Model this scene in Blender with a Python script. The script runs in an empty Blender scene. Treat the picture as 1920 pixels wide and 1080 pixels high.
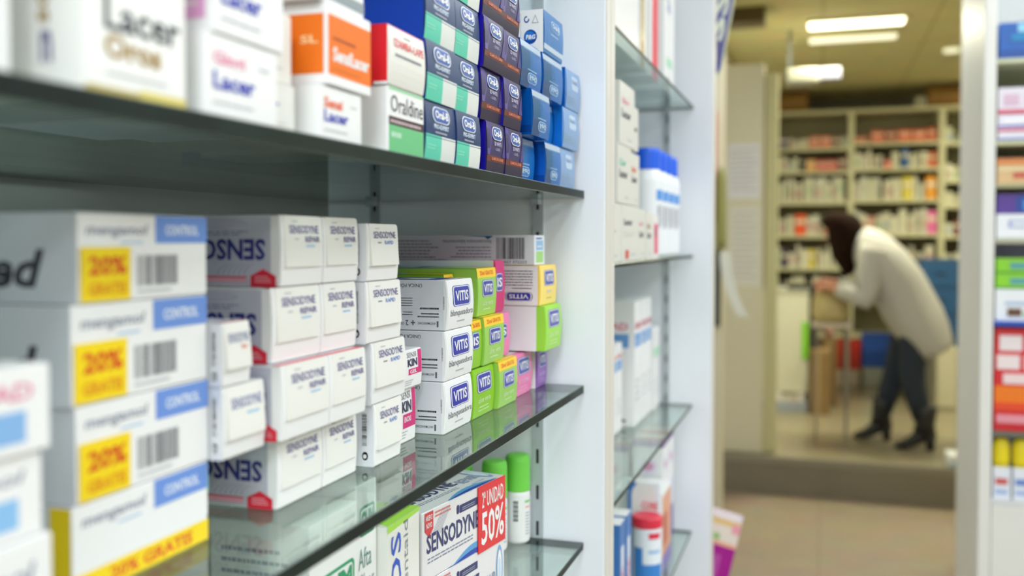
import bpy, bmesh, math, random
from mathutils import Vector, Matrix
random.seed(7)
S = bpy.context.scene
COL = S.collection
PI = math.pi

# ------------------------------------------------------------------ camera, world, exposure
cam = bpy.data.cameras.new('camera')
camo = bpy.data.objects.new('camera', cam); COL.objects.link(camo)
yaw = math.atan(580/1800); pit = math.atan(50/1800)
F = Vector((-math.sin(yaw)*math.cos(pit), math.cos(yaw)*math.cos(pit), -math.sin(pit)))
R = Vector((math.cos(yaw), math.sin(yaw), 0)); U = R.cross(F)
M = Matrix((R, U, -F)).transposed().to_4x4(); M.translation = (0, 0, 1.35)
camo.matrix_world = M
cam.sensor_width = 36; cam.lens = 33.75; cam.shift_y = -40/1920
cam.clip_start = .02; cam.clip_end = 60
cam.dof.use_dof = True; cam.dof.focus_distance = .71; cam.dof.aperture_fstop = 4.6
S.camera = camo
w = bpy.data.worlds.new('world'); S.world = w; w.use_nodes = True
w.node_tree.nodes['Background'].inputs[0].default_value = (.8, .85, .9, 1)
w.node_tree.nodes['Background'].inputs[1].default_value = .3
vs = S.view_settings
vs.view_transform = 'Standard'; vs.look = 'None'; vs.gamma = 1; vs.exposure = 0.0
vs.use_curve_mapping = False
COOL = (.87, .945, 1.0); WARM = (.98, .95, .69)
def area(name, loc, sx, sy, power, color):
    l = bpy.data.lights.new(name, 'AREA'); l.shape = 'RECTANGLE'; l.size = sx; l.size_y = sy
    l.energy = power; l.color = color
    o = bpy.data.objects.new(name, l); o.location = loc; COL.objects.link(o)
    return o
SHOP_LAMPS = [(.15, -1.15, 1.9), (.85, .3, .62), (.75, 2.0, .75), (1.7, -1.6, 1.3), (2.1, .3, .8), (2.1, 2.2, 1), (.2, 3.5, .8)]  # last lamp added to brighten the floor before the step
SHOP_W = 21.5
BACK_W = 25

# ------------------------------------------------------------------ materials
def lin(h):
    h = h.lstrip('#'); v = [int(h[i:i+2], 16)/255 for i in (0, 2, 4)]
    return tuple((c/12.92 if c <= .04045 else ((c+.055)/1.055)**2.4) for c in v) + (1,)
_m = {}
def mat(h, rough=.45, metal=0, var=0, scale=30, coat=0, emit=0, name=None):
    key = (h, rough, metal, var, scale, coat, emit)
    if key in _m: return _m[key]
    m = bpy.data.materials.new(name or 'paint_'+h.strip('#')); m.use_nodes = True
    nt = m.node_tree; b = nt.nodes['Principled BSDF']
    b.inputs['Base Color'].default_value = lin(h)
    b.inputs['Roughness'].default_value = rough; b.inputs['Metallic'].default_value = metal
    if coat: b.inputs['Coat Weight'].default_value = coat; b.inputs['Coat Roughness'].default_value = .12
    if emit:
        b.inputs['Emission Color'].default_value = lin(h); b.inputs['Emission Strength'].default_value = emit
    if var:
        tc = nt.nodes.new('ShaderNodeTexCoord'); n = nt.nodes.new('ShaderNodeTexNoise')
        n.inputs['Scale'].default_value = scale; n.inputs['Detail'].default_value = 4
        r = nt.nodes.new('ShaderNodeValToRGB'); c = lin(h)
        r.color_ramp.elements[0].position = .3; r.color_ramp.elements[1].position = .7
        r.color_ramp.elements[0].color = tuple(x*(1-var) for x in c[:3])+(1,)
        r.color_ramp.elements[1].color = tuple(min(1, x*(1+var)) for x in c[:3])+(1,)
        nt.links.new(tc.outputs['Object'], n.inputs['Vector']); nt.links.new(n.outputs['Fac'], r.inputs[0])
        nt.links.new(r.outputs[0], b.inputs['Base Color'])
    _m[key] = m
    return m
def glass_mat():
    m = bpy.data.materials.new('float_glass'); m.use_nodes = True; nt = m.node_tree; nt.nodes.clear()
    N = nt.nodes.new; L = nt.links.new
    out = N('ShaderNodeOutputMaterial'); mix = N('ShaderNodeMixShader'); tr = N('ShaderNodeBsdfTransparent'); gl = N('ShaderNodeBsdfGlossy')
    tr.inputs[0].default_value = (.90, .955, .93, 1); gl.inputs['Roughness'].default_value = .015; gl.inputs[0].default_value = (.92, .97, .95, 1)
    g = N('ShaderNodeNewGeometry'); d = N('ShaderNodeVectorMath'); d.operation = 'DOT_PRODUCT'
    L(g.outputs['Incoming'], d.inputs[0]); L(g.outputs['Normal'], d.inputs[1])
    def mth(op, a, b=None):
        n = N('ShaderNodeMath'); n.operation = op
        if hasattr(a, 'links'): L(a, n.inputs[0])
        else: n.inputs[0].default_value = a
        if b is not None:
            if hasattr(b, 'links'): L(b, n.inputs[1])
            else: n.inputs[1].default_value = b
        return n.outputs[0]
    a = mth('ABSOLUTE', d.outputs['Value']); s = mth('SUBTRACT', 1, a); p = mth('POWER', s, 5); q = mth('MULTIPLY', p, .95); f = mth('ADD', q, .045)
    L(f, mix.inputs[0]); L(tr.outputs[0], mix.inputs[1]); L(gl.outputs[0], mix.inputs[2]); L(mix.outputs[0], out.inputs[0])
    return m
def tile_mat(name, c1, c2, size, mortar=.006, rough=.35, off=0):
    m = bpy.data.materials.new(name); m.use_nodes = True; nt = m.node_tree; b = nt.nodes['Principled BSDF']
    tc = nt.nodes.new('ShaderNodeTexCoord'); br = nt.nodes.new('ShaderNodeTexBrick')
    br.offset = off; br.inputs['Scale'].default_value = 1; br.inputs['Brick Width'].default_value = size
    br.inputs['Row Height'].default_value = size; br.inputs['Mortar Size'].default_value = mortar
    br.inputs['Color1'].default_value = lin(c1); br.inputs['Color2'].default_value = lin(c1); br.inputs['Mortar'].default_value = lin(c2)
    n = nt.nodes.new('ShaderNodeTexNoise'); n.inputs['Scale'].default_value = 6; n.inputs['Detail'].default_value = 6
    mx = nt.nodes.new('ShaderNodeMix'); mx.data_type = 'RGBA'; mx.blend_type = 'MULTIPLY'; mx.inputs[0].default_value = .35
    nt.links.new(tc.outputs['Object'], br.inputs['Vector']); nt.links.new(tc.outputs['Object'], n.inputs['Vector'])
    nt.links.new(br.outputs['Color'], mx.inputs[6]); nt.links.new(n.outputs['Color'], mx.inputs[7]); nt.links.new(mx.outputs[2], b.inputs['Base Color'])
    b.inputs['Roughness'].default_value = rough
    return m
GLASS = glass_mat()
EDGE = mat('#12201b', .45, var=.6, scale=14, name='glass_edge')
EDGE.node_tree.nodes['Principled BSDF'].inputs['Specular IOR Level'].default_value = .25
LAM = mat('#eef2f8', .32, var=.02, scale=8, name='white_laminate')
LAMEDGE = mat('#e6e5df', .4, name='laminate_edge')
STEEL = mat('#9aa0a2', .3, .9, name='brushed_steel')
RAILM = mat('#b9c0c4', .35, .15, name='rail_metal')
SLOT = mat('#26282a', .7, name='slot_shadow')
WHITE = mat('#f0f0ef', .38, coat=.15)
CREAM = mat('#ecebe4', .4, coat=.1)
NAVY = mat('#2a2f7c', .4); GREYT = mat('#7b7e86', .5); LGREY = mat('#b4b7bd', .5); BLACKT = mat('#2b2b30', .5)
RED = mat('#d8213a', .4); BLUE = mat('#2a35a5', .35, coat=.12); YEL = mat('#f8d80c', .4); LIME = mat('#8cc814', .4, coat=.2)
PINK = mat('#ee6fae', .4); MAG = mat('#d21f73', .4); ORANGE = mat('#f07400', .55)

# ------------------------------------------------------------------ object helpers
def link(name, me, parent=None, loc=None, rotz=0):
    o = bpy.data.objects.new(name, me); COL.objects.link(o)
    if parent: o.parent = parent
    if loc is not None: o.location = loc
    if rotz: o.rotation_euler = (0, 0, rotz)
    return o
def tag(o, label, cat, group=None, kind=None):
    if label: o['label'] = label
    if cat: o['category'] = cat
    if group: o['group'] = group
    if kind: o['kind'] = kind
    return o
def struct(o): o['kind'] = 'structure'; return o
def empty(name, loc, rotz=0):
    return link(name, None, None, loc, rotz)
class MB:
    """collects faces with materials"""
    def __init__(s): s.v = []; s.f = []; s.m = []; s.mats = []; s.sm = []
    def mi(s, m):
        if m not in s.mats: s.mats.append(m)
        return s.mats.index(m)
    def add(s, verts, faces, m, smooth=False):
        b = len(s.v); s.v += [tuple(v) for v in verts]; k = s.mi(m)
        for f in faces: s.f.append([i+b for i in f]); s.m.append(k); s.sm.append(smooth)
    def box(s, x0, x1, y0, y1, z0, z1, m, bev=0):
        if bev:
            bm = bmesh.new(); bmesh.ops.create_cube(bm, size=1)
            for v in bm.verts: v.co = ((x0+x1)/2+v.co.x*(x1-x0), (y0+y1)/2+v.co.y*(y1-y0), (z0+z1)/2+v.co.z*(z1-z0))
            bmesh.ops.bevel(bm, geom=bm.edges[:], offset=bev, segments=2, affect='EDGES', profile=.6)
            bm.verts.index_update()
            s.add([v.co[:] for v in bm.verts], [[v.index for v in f.verts] for f in bm.faces], m); bm.free(); return
        V = [(x, y, z) for x in (x0, x1) for y in (y0, y1) for z in (z0, z1)]
        s.add(V, [(0, 1, 3, 2), (4, 6, 7, 5), (0, 4, 5, 1), (2, 3, 7, 6), (0, 2, 6, 4), (1, 5, 7, 3)], m)
    def lathe(s, prof, m, n=32, c=(0, 0, 0), mats=None):
        """prof: list of (r, z); one material per segment possible"""
        rings = []
        for r, z in prof: rings.append([(c[0]+r*math.cos(2*PI*i/n), c[1]+r*math.sin(2*PI*i/n), c[2]+z) for i in range(n)])
        for k in range(len(prof)-1):
            V = rings[k]+rings[k+1]
            s.add(V, [(i, (i+1) % n, n+(i+1) % n, n+i) for i in range(n)], mats[k] if mats else m, True)
        s.add(rings[0], [list(range(n))[::-1]], mats[0] if mats else m); s.add(rings[-1], [list(range(n))], mats[-1] if mats else m)
    def loft(s, rings, m, cap=True, smooth=True):
        n = len(rings[0]); V = [p for r in rings for p in r]; Fs = []
        for k in range(len(rings)-1):
            Fs += [(k*n+i, k*n+(i+1) % n, (k+1)*n+(i+1) % n, (k+1)*n+i) for i in range(n)]
        if cap: Fs += [list(range(n))[::-1], [(len(rings)-1)*n+i for i in range(n)]]
        s.add(V, Fs, m, smooth)
    def mesh(s, name, merge=False):
        me = bpy.data.meshes.new(name); me.from_pydata(s.v, [], s.f)
        for m in s.mats: me.materials.append(m)
        me.polygons.foreach_set('material_index', s.m); me.polygons.foreach_set('use_smooth', s.sm)
        if merge:
            bm = bmesh.new(); bm.from_mesh(me); bmesh.ops.remove_doubles(bm, verts=bm.verts, dist=1e-6)
            bmesh.ops.recalc_face_normals(bm, faces=bm.faces); bm.to_mesh(me); bm.free()
        me.update(); return me
    def build(s, name, parent=None, loc=None, rotz=0, merge=False):
        return link(name, s.mesh(name, merge), parent, loc, rotz)
_t = {}
def glyphs(st, bold=0, shear=0):
    k = (st, bold, shear)
    if k in _t: return _t[k]
    c = bpy.data.curves.new('t', 'FONT'); c.body = st; c.resolution_u = 2; c.offset = bold; c.fill_mode = 'BOTH'; c.shear = shear
    o = bpy.data.objects.new('t', c); me = bpy.data.meshes.new_from_object(o)
    V = [(v.co.x, v.co.y) for v in me.vertices]; Fs = [tuple(p.vertices) for p in me.polygons]
    x0 = min(v[0] for v in V); x1 = max(v[0] for v in V); y0 = min(v[1] for v in V); y1 = max(v[1] for v in V)
    V = [((x-x0)/(x1-x0), (y-y0)/(y1-y0)) for x, y in V]
    bpy.data.objects.remove(o); bpy.data.curves.remove(c); bpy.data.meshes.remove(me)
    _t[k] = (V, Fs); return _t[k]
LY = .00012
class Sheet(MB):
    """a printed box: local x 0 is the front (+X) face, y -W/2..W/2, z 0..H"""
    def __init__(s, W, H, L, bulge=0):
        super().__init__(); s.W, s.H, s.L, s.b = W, H, L, bulge
    def P(s, f, u, v, l):
        o = l*LY
        if f == 'F': return (s.b*4*v*(1-v)+o, (u-.5)*s.W, v*s.H)
        if f == 'S': return (-s.L+u*s.L, -s.W/2-o, v*s.H)
        if f == 'T': return (-v*s.L, (u-.5)*s.W, s.H+o)
    def body(s, m, bev=.0006):
        bm = bmesh.new(); n = 8 if s.b else 1
        pr = [(-s.L, 0), (-s.L, s.H)]+[(s.b*4*(k/n)*(1-k/n), s.H*k/n) for k in range(n, -1, -1)]
        a = [bm.verts.new((x, -s.W/2, z)) for x, z in pr]; b = [bm.verts.new((x, s.W/2, z)) for x, z in pr]
        k = len(pr); bm.faces.new(a[::-1]); bm.faces.new(b)
        for i in range(k): bm.faces.new((a[i], a[(i+1) % k], b[(i+1) % k], b[i]))
        bmesh.ops.recalc_face_normals(bm, faces=bm.faces)
        if not s.b: bmesh.ops.bevel(bm, geom=bm.edges[:], offset=bev, segments=2, affect='EDGES')
        else:
            es = [e for e in bm.edges if e.calc_face_angle(0) > 1.0]
            bmesh.ops.bevel(bm, geom=es, offset=bev, segments=2, affect='EDGES')
        bm.verts.index_update(); s.add([v.co[:] for v in bm.verts], [[v.index for v in f.verts] for f in bm.faces], m); bm.free()
    def r(s, f, u0, v0, u1, v1, m, l=1):
        n = 8 if (f == 'F' and s.b) else 1
        vs = [v0+(v1-v0)*k/n for k in range(n+1)]
        V = []
        for v in vs: V += [s.P(f, u0, v, l), s.P(f, u1, v, l)]
        s.add(V, [(2*k, 2*k+1, 2*k+3, 2*k+2) for k in range(n)], m)
    def rr(s, f, u0, v0, u1, v1, m, rad, l=1, ell=False):
        du = s.L if f == 'S' else s.W; dv = s.L if f == 'T' else s.H
        ru, rv = min(rad/du, (u1-u0)/2), min(rad/dv, (v1-v0)/2)
        if ell: ru, rv = (u1-u0)/2, (v1-v0)/2
        rows = []
        K = 8
        for k in range(K+1):
            a = PI/2*k/K; rows.append((v0+rv*(1-math.cos(a)), ru*(1-math.sin(a))))
        for k in range(K+1):
            a = PI/2*k/K; rows.append((v1-rv*(1-math.sin(a)), ru*(1-math.cos(a))))
        V = []
        for v, ins in rows: V += [s.P(f, u0+ins, v, l), s.P(f, u1-ins, v, l)]
        s.add(V, [(2*k, 2*k+1, 2*k+3, 2*k+2) for k in range(len(rows)-1)], m)
    def poly(s, f, pts, m, l=1): s.add([s.P(f, u, v, l) for u, v in pts], [list(range(len(pts)))], m)
    def t(s, f, st, u0, v0, u1, v1, m, rot=0, bold=0, l=2, shear=0):
        V, Fs = glyphs(st, bold, shear); out = []
        for x, y in V:
            if rot == 180: x, y = 1-x, 1-y
            elif rot == 90: x, y = 1-y, x      # reads upward
            elif rot == -90: x, y = y, 1-x
            out.append(s.P(f, u0+(u1-u0)*x, v0+(v1-v0)*y, l))
        s.add(out, Fs, m)
    def lines(s, f, u0, v0, u1, v1, n, m, fill=.5, right=False, l=1):
        h = (v1-v0)/n; rnd = random.Random(int(1000*(u0+v0+n)))
        for k in range(n):
            v = v0+k*h; u = u0; end = u0+(u1-u0)*rnd.uniform(.75, 1)
            if right: u = u1-(end-u0); end = u1
            while u < end:
                wd = min((u1-u0)*rnd.uniform(.03, .09), end-u); s.r(f, u, v, u+wd, v+h*fill, m, l); u += wd+(u1-u0)*.014
    def bar(s, f, u0, v0, u1, v1, m, l=1, vert=True):
        rnd = random.Random(5); p = 0
        while p < 1:
            wd = rnd.choice((.012, .012, .024, .036))
            if vert: s.r(f, u0+(u1-u0)*p, v0, u0+(u1-u0)*min(1, p+wd), v1, m, l)
            else: s.r(f, u0, v0+(v1-v0)*p, u1, v0+(v1-v0)*min(1, p+wd), m, l)
            p += wd+rnd.choice((.012, .02, .03))
def badge(s, f, u0, v0, u1, v1, st='VITIS', rot=0, fill=BLUE, l=1):
    s.rr(f, u0, v0, u1, v1, fill, .0035, l)
    du, dv = (u1-u0), (v1-v0); e = .03
    s.rr(f, u0+e*du, v0+e*dv, u1-e*du, v1-e*dv, WHITE, .003, l+1); e = .07
    s.rr(f, u0+e*du, v0+e*dv, u1-e*du, v1-e*dv, fill, .0026, l+2)
    s.t(f, st, u0+.14*du, v0+.25*dv, u1-.14*du, v1-.25*dv, WHITE, rot, .025, l+3)

# ------------------------------------------------------------------ carton designs: each returns (Sheet, [child builders])
TXT_OB = mat('#2f5cae', .35)
def ob_logo(s, u0, v0, u1, v1, rot=0, l=3, bg=None, ring=WHITE):
    bg = bg or TXT_OB; du, dv = u1-u0, v1-v0
    s.rr('F', u0, v0, u1, v1, ring, .006, l); e = .045
    s.rr('F', u0+e*du, v0+e*1.2*dv, u1-e*du, v1-e*1.2*dv, bg, .0055, l+1)
    s.t('F', 'Oral-B', u0+.12*du, v0+.26*dv, u1-.12*du, v1-.22*dv, ring, rot, .035, l+4)
def d_proexpert(W, H, L):
    s = Sheet(W, H, L, .0014); deep = mat('#143068', .4, coat=.08); s.body(deep)
    s.r('S', 0, 0, 1, 1, mat('#0e3fae', .3, .3, coat=.12)); s.r('S', 0, 0, .95, .08, mat('#0b2f88', .3, .3), 2)
    s.rr('S', .575, .02, .675, .52, WHITE, .01, 2, True); s.rr('S', .590, .08, .660, .46, mat('#0e3fae', .3, .3, coat=.12), .01, 3, True)
    s.r('F', 0, .40, 1, 1, mat('#123566', .4, coat=.08))
    s.r('F', 0, 0, .52, .44, mat('#5fceb0', .4)); s.r('F', .52, 0, 1, .44, mat('#dfe3de', .4))
    ob_logo(s, .22, .66, .80, .93); s.t('F', 'PRO-EXPERT', .26, .555, .76, .635, mat('#d4e2f2', .4), 0, .03)
    s.lines('F', .30, .48, .74, .52, 1, LGREY, .7, l=2)
    s.lines('F', .06, .20, .36, .30, 2, mat('#8fe6cb', .4), .5, l=2)
    return s, []
def d_white(W, H, L):
    s = Sheet(W, H, L, .0014); pur = mat('#2b2058', .4, coat=.08); s.body(mat('#332a66', .3, .2, coat=.12))
    s.r('S', 0, 0, 1, 1, mat('#2a1fc0', .25, .4, coat=.12)); s.r('S', .6, .1, .92, .5, mat('#5a46d8', .25, .5, coat=.12), 2)
    s.r('F', 0, .34, 1, 1, pur); s.r('F', 0, 0, 1, .22, mat('#281c3a', .4)); s.r('F', 0, .22, 1, .34, mat('#6c3226', .4))
    s.poly('F', [(0, .34), (.12, .34), (.3, .8), (.15, .98), (0, 1)], mat('#54458e', .4), 4)
    s.poly('F', [(.80, .34), (1, .34), (1, .95), (.93, .7)], mat('#463780', .4), 4)
    s.t('F', 'GLAMOUR & SHINE', .22, .25, .86, .31, mat('#e88468', .4), 0, .02, 5)
    ob_logo(s, .26, .66, .82, .92, l=5); s.t('F', '3D WHITE', .36, .545, .74, .625, mat('#c8c0e0', .4), 0, .02, 5)
    s.t('F', '- LUXE -', .40, .45, .70, .505, mat('#b8b0d4', .4), 0, .01, 5)
    return s, []
def d_cyan(W, H, L):
    s = Sheet(W, H, L, .0016); s.body(mat('#0868bc', .3, .3, coat=.3))
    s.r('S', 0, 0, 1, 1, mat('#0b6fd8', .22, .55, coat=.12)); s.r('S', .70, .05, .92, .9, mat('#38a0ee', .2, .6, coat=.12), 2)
    s.r('S', .5, .05, 1, .2, mat('#0a4fae', .3, .5), 2)
    s.r('F', .42, 0, 1, .82, mat('#0b66b4', .35, coat=.1)); s.r('F', 0, 0, .42, .82, mat('#1d4a7a', .4, coat=.08))
    s.r('F', 0, .84, 1, .97, mat('#b7c9dc', .3, .2)); s.r('F', .1, .80, 1, .84, mat('#3a79b4', .3), 2)
    for k in range(18): s.r('F', .02, .36+k*.024, .62, .367+k*.024, mat('#3f8fc0', .35), 3)
    ob_logo(s, .30, .12, .76, .34, 180, bg=mat('#3a86c4', .3), ring=mat('#c9dcec', .35)); s.lines('F', .28, .38, .76, .43, 1, mat('#a6c8e4', .4), .6, l=3)
    return s, []
def d_paleblue(W, H, L):
    s = Sheet(W, H, L, .0016); s.body(mat('#7a9fcc', .35, coat=.12)); s.r('S', 0, 0, 1, 1, mat('#1789e6', .22, .55, coat=.12))
    s.r('F', 0, .10, .9, .42, mat('#84a2c8', .4)); s.r('F', .3, .12, .33, .4, mat('#8fb0d6', .35), 2)
    s.lines('F', .08, .16, .8, .36, 3, mat('#92aeca', .4), .4, l=3)
    s.rr('F', .34, .5, .80, .86, mat('#b7cbe0', .35), .004); s.t('F', 'Oral-B', .38, .66, .76, .78, mat('#6f93bc', .4), 0, .03)
    return s, []
def d_pg(W, H, L):
    s = Sheet(W, H, L, .001); s.body(mat('#1e7fc8', .25, .35, coat=.12)); s.r('S', 0, 0, 1, 1, WHITE)
    s.r('S', .0, .0, .03, 1, LGREY, 2)
    c = mat('#0a4c9e', .3, coat=.1); s.rr('S', .858, .20, .954, .54, c, .02, 2, True); s.rr('S', .862, .28, .938, .50, mat('#1f78cc', .3), .02, 3, True); s.t('S', 'P&G', .872, .31, .945, .42, WHITE, 0, .04, 4, .2)
    s.rr('S', .858, .70, .898, .86, c, .01, 2, True); s.rr('S', .866, .735, .890, .825, WHITE, .01, 3, True); s.r('S', .882, .79, .900, .875, WHITE, 4)
    s.poly('S', [(.915, .68), (.968, .68), (.942, .89)], LGREY, 2); s.poly('S', [(.924, .70), (.959, .70), (.942, .84)], WHITE, 3)
    s.r('S', .80, .34, .836, .92, LGREY, 2); s.r('S', .803, .35, .833, .91, WHITE, 3); s.lines('S', .87, .08, .96, .14, 2, LGREY, .4, l=2)
    s.r('F', 0, .2, 1, 1, mat('#1c74bc', .3, .1, coat=.12)); s.r('F', 0, .10, 1, .22, mat('#c3d3e2', .3), 2)
    ob_logo(s, .34, .62, .80, .86, bg=mat('#3f8ccc', .3), ring=mat('#d7e4f0', .35)); s.lines('F', .32, .50, .80, .56, 1, mat('#a8cae6', .4), .6, l=3)
    return s, []
def d_oraldine(W, H, L):
    s = Sheet(W, H, L); s.body(WHITE); s.r('F', .02, .95, .98, .99, mat('#9ad7a4', .4)); s.r('F', .02, .02, .98, .42, mat('#6cc184', .4))
    s.r('F', .02, .42, .98, .55, mat('#45272e', .4)); s.t('F', 'Oraldine', .07, .62, .96, .88, mat('#3a3a40', .4)); s.lines('F', .06, .455, .94, .52, 1, mat('#c8b4b8', .4), .7, l=2)
    s.lines('F', .08, .24, .42, .34, 1, mat('#c6ecd0', .4), .8, l=2)
    return s, []
def d_lape(W, H, L):
    s = Sheet(W, H, L, .0015); s.body(mat('#e8e6de', .4, coat=.1)); s.r('S', 0, 0, 1, 1, mat('#e0141f', .25, coat=.12)); s.r('S', .93, .0, 1, .05, WHITE, 2)
    s.t('F', 'IZAMBA-LAPE', .12, .66, .94, .80, mat('#e05858', .4), 0, .02); s.lines('F', .14, .50, .9, .58, 1, GREYT, .6); s.lines('F', .4, .86, .62, .9, 1, GREYT, .6)
    s.r('F', .0, .985, 1, 1, RED)
    def fl(o):
        m = MB(); m.box(-.0003, .0004, -.36*s.W, .36*s.W, -.0022, .0006, CREAM); m.build('end_flap', o, (0, 0, 0))
    return s, []
def d_orange(W, H, L):
    s = Sheet(W, H, L); s.body(WHITE); s.r('S', 0, .13, .985, .86, ORANGE); s.r('F', .02, .13, .985, .86, ORANGE)
    s.t('F', 'SensiLacer', .12, .30, .94, .48, WHITE, 0, .04); s.lines('F', .12, .56, .74, .62, 1, mat('#b0500c', .4), .7, l=2); s.lines('F', .12, .2, .9, .24, 1, mat('#d87010', .4), .6, l=2)
    s.t('S', 'SL', .88, .5, .96, .6, mat('#ffd9a0', .4), 0, .02)
    return s, []
def d_greystripe(W, H, L):
    s = Sheet(W, H, L); s.body(WHITE); s.r('F', 0, .06, 1, .22, mat('#8d989c', .4)); s.r('S', 0, .06, 1, .2, mat('#8d989c', .4)); s.lines('F', .1, .4, .9, .8, 3, mat('#e0a060', .4), .5)
    return s, []
LNAVY = mat('#2f3fb4', .4); LGOLD = mat('#a8842c', .4, .2)
def lacer(top, topm, word='Lacer', band=None, wm=None, side=None):
    def d(W, H, L):
        s = Sheet(W, H, L); s.body(WHITE)
        if top: s.t('F', top, .10, .60, .52, .80, topm, 0, .03)
        s.t('F', word, .10, .34, .66, .56, wm or LNAVY, 0, .03); s.lines('F', .1, .16, .8, .22, 1, LGREY, .6); s.lines('F', .72, .7, .9, .75, 1, LGREY, .6)
        if band: s.r('F', .02, 0, .98, .06, band)
        if side: s.r('S', .55, .15, .97, .62, side); s.lines('S', .6, .3, .95, .5, 2, WHITE, .4, l=2)
        return s, []
    return d
def d_corega(W, H, L):
    s = Sheet(W, H, L); s.body(mat('#f2f2ee', .38)); s.t('F', 'Lacer', .17, .29, .93, .44, mat('#3d4048', .4), 0, .02)
    s.t('F', 'Oros', .17, .165, .72, .275, LGOLD, 0, .03); s.lines('F', .18, .09, .86, .115, 1, LGREY, .6); s.r('F', 0, 0, 1, .035, mat('#c9b668', .4)); s.r('F', .5, .0, .98, .05, mat('#e0d070', .4), 2)
    s.t('S', 'n', .795, .13, .850, .27, mat('#6c6e94', .4), 0, .03); s.t('S', 'so', .785, .30, .835, .46, LGOLD, 90, .02)
    return s, []
def d_plain(W, H, L):
    s = Sheet(W, H, L); s.body(WHITE); s.lines('F', .2, .45, .8, .6, 2, LGREY, .4); return s, []
def d_r(W, H, L):
    s = Sheet(W, H, L); s.body(CREAM); s.t('F', 'r', .05, .4, .45, .62, LNAVY, 0, .03); s.lines('F', .1, .2, .8, .24, 1, LGREY, .5); return s, []
# middle shelf
def flap(s, o, texts, cov=.26, curl=.0012, m=None):
    """tuck flap lying over the end of a carton, standing off a little at its free lower edge"""
    m = m or CREAM; mb = Sheet(s.W*.86, s.H, .001, 0); W = s.W*.86; n = 8
    def off(v): return .0004+curl*(1-(v-cov)/(1-cov))**1.5
    V = []
    for k in range(n+1):
        v = cov+(1-cov)*k/n; x = off(v)+s.b*4*v*(1-v)
        V += [(x, -W/2, v*s.H), (x, W/2, v*s.H), (0, -W/2, v*s.H), (0, W/2, v*s.H)]
    Fs = []
    for k in range(n):
        a = 4*k; b = a+4; Fs += [(a, a+1, b+1, b), (a+1, a+3, b+3, b+1), (a+2, a, b, b+2)]
    Fs += [(0, 2, 3, 1), (4*n, 4*n+1, 4*n+3, 4*n+2)]
    mb.add(V, Fs, m)
    mb.P = lambda f, u, v, l: (off(v)+s.b*4*v*(1-v)+l*LY, (u-.5)*W, v*s.H)
    for t in texts: t(mb)
    return mb.build('end_flap', o)
def d_sens(kind):
    def d(W, H, L):
        s = Sheet(W, H, L, .001); s.body(WHITE)
        s.r('T', 0, .004, 1, .03, mat('#d65a62', .4) if kind in ('repair', 'red') else WHITE); s.r('T', 0, .04, 1, 1, mat('#cfd0da', .4), 1)
        if kind == 'repair':
            sil = mat('#c8c9d6', .3, .3); s.r('S', 0, .02, .972, .98, sil)
            s.t('S', 'SENSODYNE', .55, .37, .955, .67, NAVY, 180, .03, 3)
            s.lines('S', .60, .72, .945, .80, 2, mat('#8b88a8', .4), .5, l=2); s.rr('S', .72, .82, .90, .95, mat('#b4b3c4', .4), .01, 2, True)
            for k in range(6):
                a0 = .80+k*.017
                pts = [(a0+.004*t*t*.5, .17+.038*t) for t in range(5)]
                s.poly('S', [(p[0], p[1]) for p in pts]+[(p[0]+.003, p[1]) for p in pts[::-1]], mat('#9a98aa', .4), 2)
            s.r('S', .76, .125, .895, .145, RED, 2); s.r('S', .76, .06, .895, .115, mat('#dc9aa8', .4), 2)
            s.poly('S', [(.908, 0), (.988, 0), (.988, .15), (.948, .25), (.908, .15)], RED, 3); s.lines('S', .922, .06, .976, .17, 3, mat('#f0a0a8', .4), .5, l=4)
        else:
            s.r('S', 0, 0, 1, 1, mat('#eef0f6', .35)); s.bar('S', .958, .34, .976, .86, mat('#26389a', .4), 1, False)
            s.rr('S', .958, .10, .980, .24, NAVY, .01, 1, True); s.rr('S', .962, .13, .975, .20, WHITE, .01, 2, True)
        def mk(o):
            T = [lambda f: f.t('F', 'SENSODYNE', .12, .745, .93, .865, mat('#5d5a94', .4), 0, .01)]
            if kind == 'repair': T += [lambda f: f.t('F', 'REPAIR', .54, .62, .95, .705, mat('#6f6d9c', .4), 0, .02), lambda f: f.lines('F', .56, .55, .88, .59, 1, mat('#a9d0ee', .4), .8), lambda f: f.lines('F', .25, .655, .40, .685, 1, LGREY, .7), lambda f: f.lines('F', .2, .91, .4, .935, 1, LGREY, .7)]
            elif kind == 'rapid': T += [lambda f: f.t('F', 'RAPID', .50, .64, .82, .705, mat('#6f8fd0', .4), 0, .02), lambda f: f.lines('F', .25, .66, .42, .69, 1, GREYT, .7), lambda f: f.lines('F', .2, .91, .4, .935, 1, LGREY, .7)]
            elif kind == 'red': T = [lambda f: f.t('F', 'SENSODYNE', .1, .68, .93, .83, mat('#8a90b8', .4), 0, .01), lambda f: f.t('F', 'fluor', .6, .57, .85, .65, mat('#e58a80', .4), 0, .02)]
            else: T = [lambda f: f.t('F', 'SENSODYNE', .1, .68, .93, .83, mat('#8088b8', .4), 0, .01), lambda f: f.lines('F', .5, .57, .9, .62, 1, mat('#a9d0ee', .4), .8)]
            flap(s, o, T, .27, .0008 if kind == 'repair' else .0016)
        return s, [mk]
    return d
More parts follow.
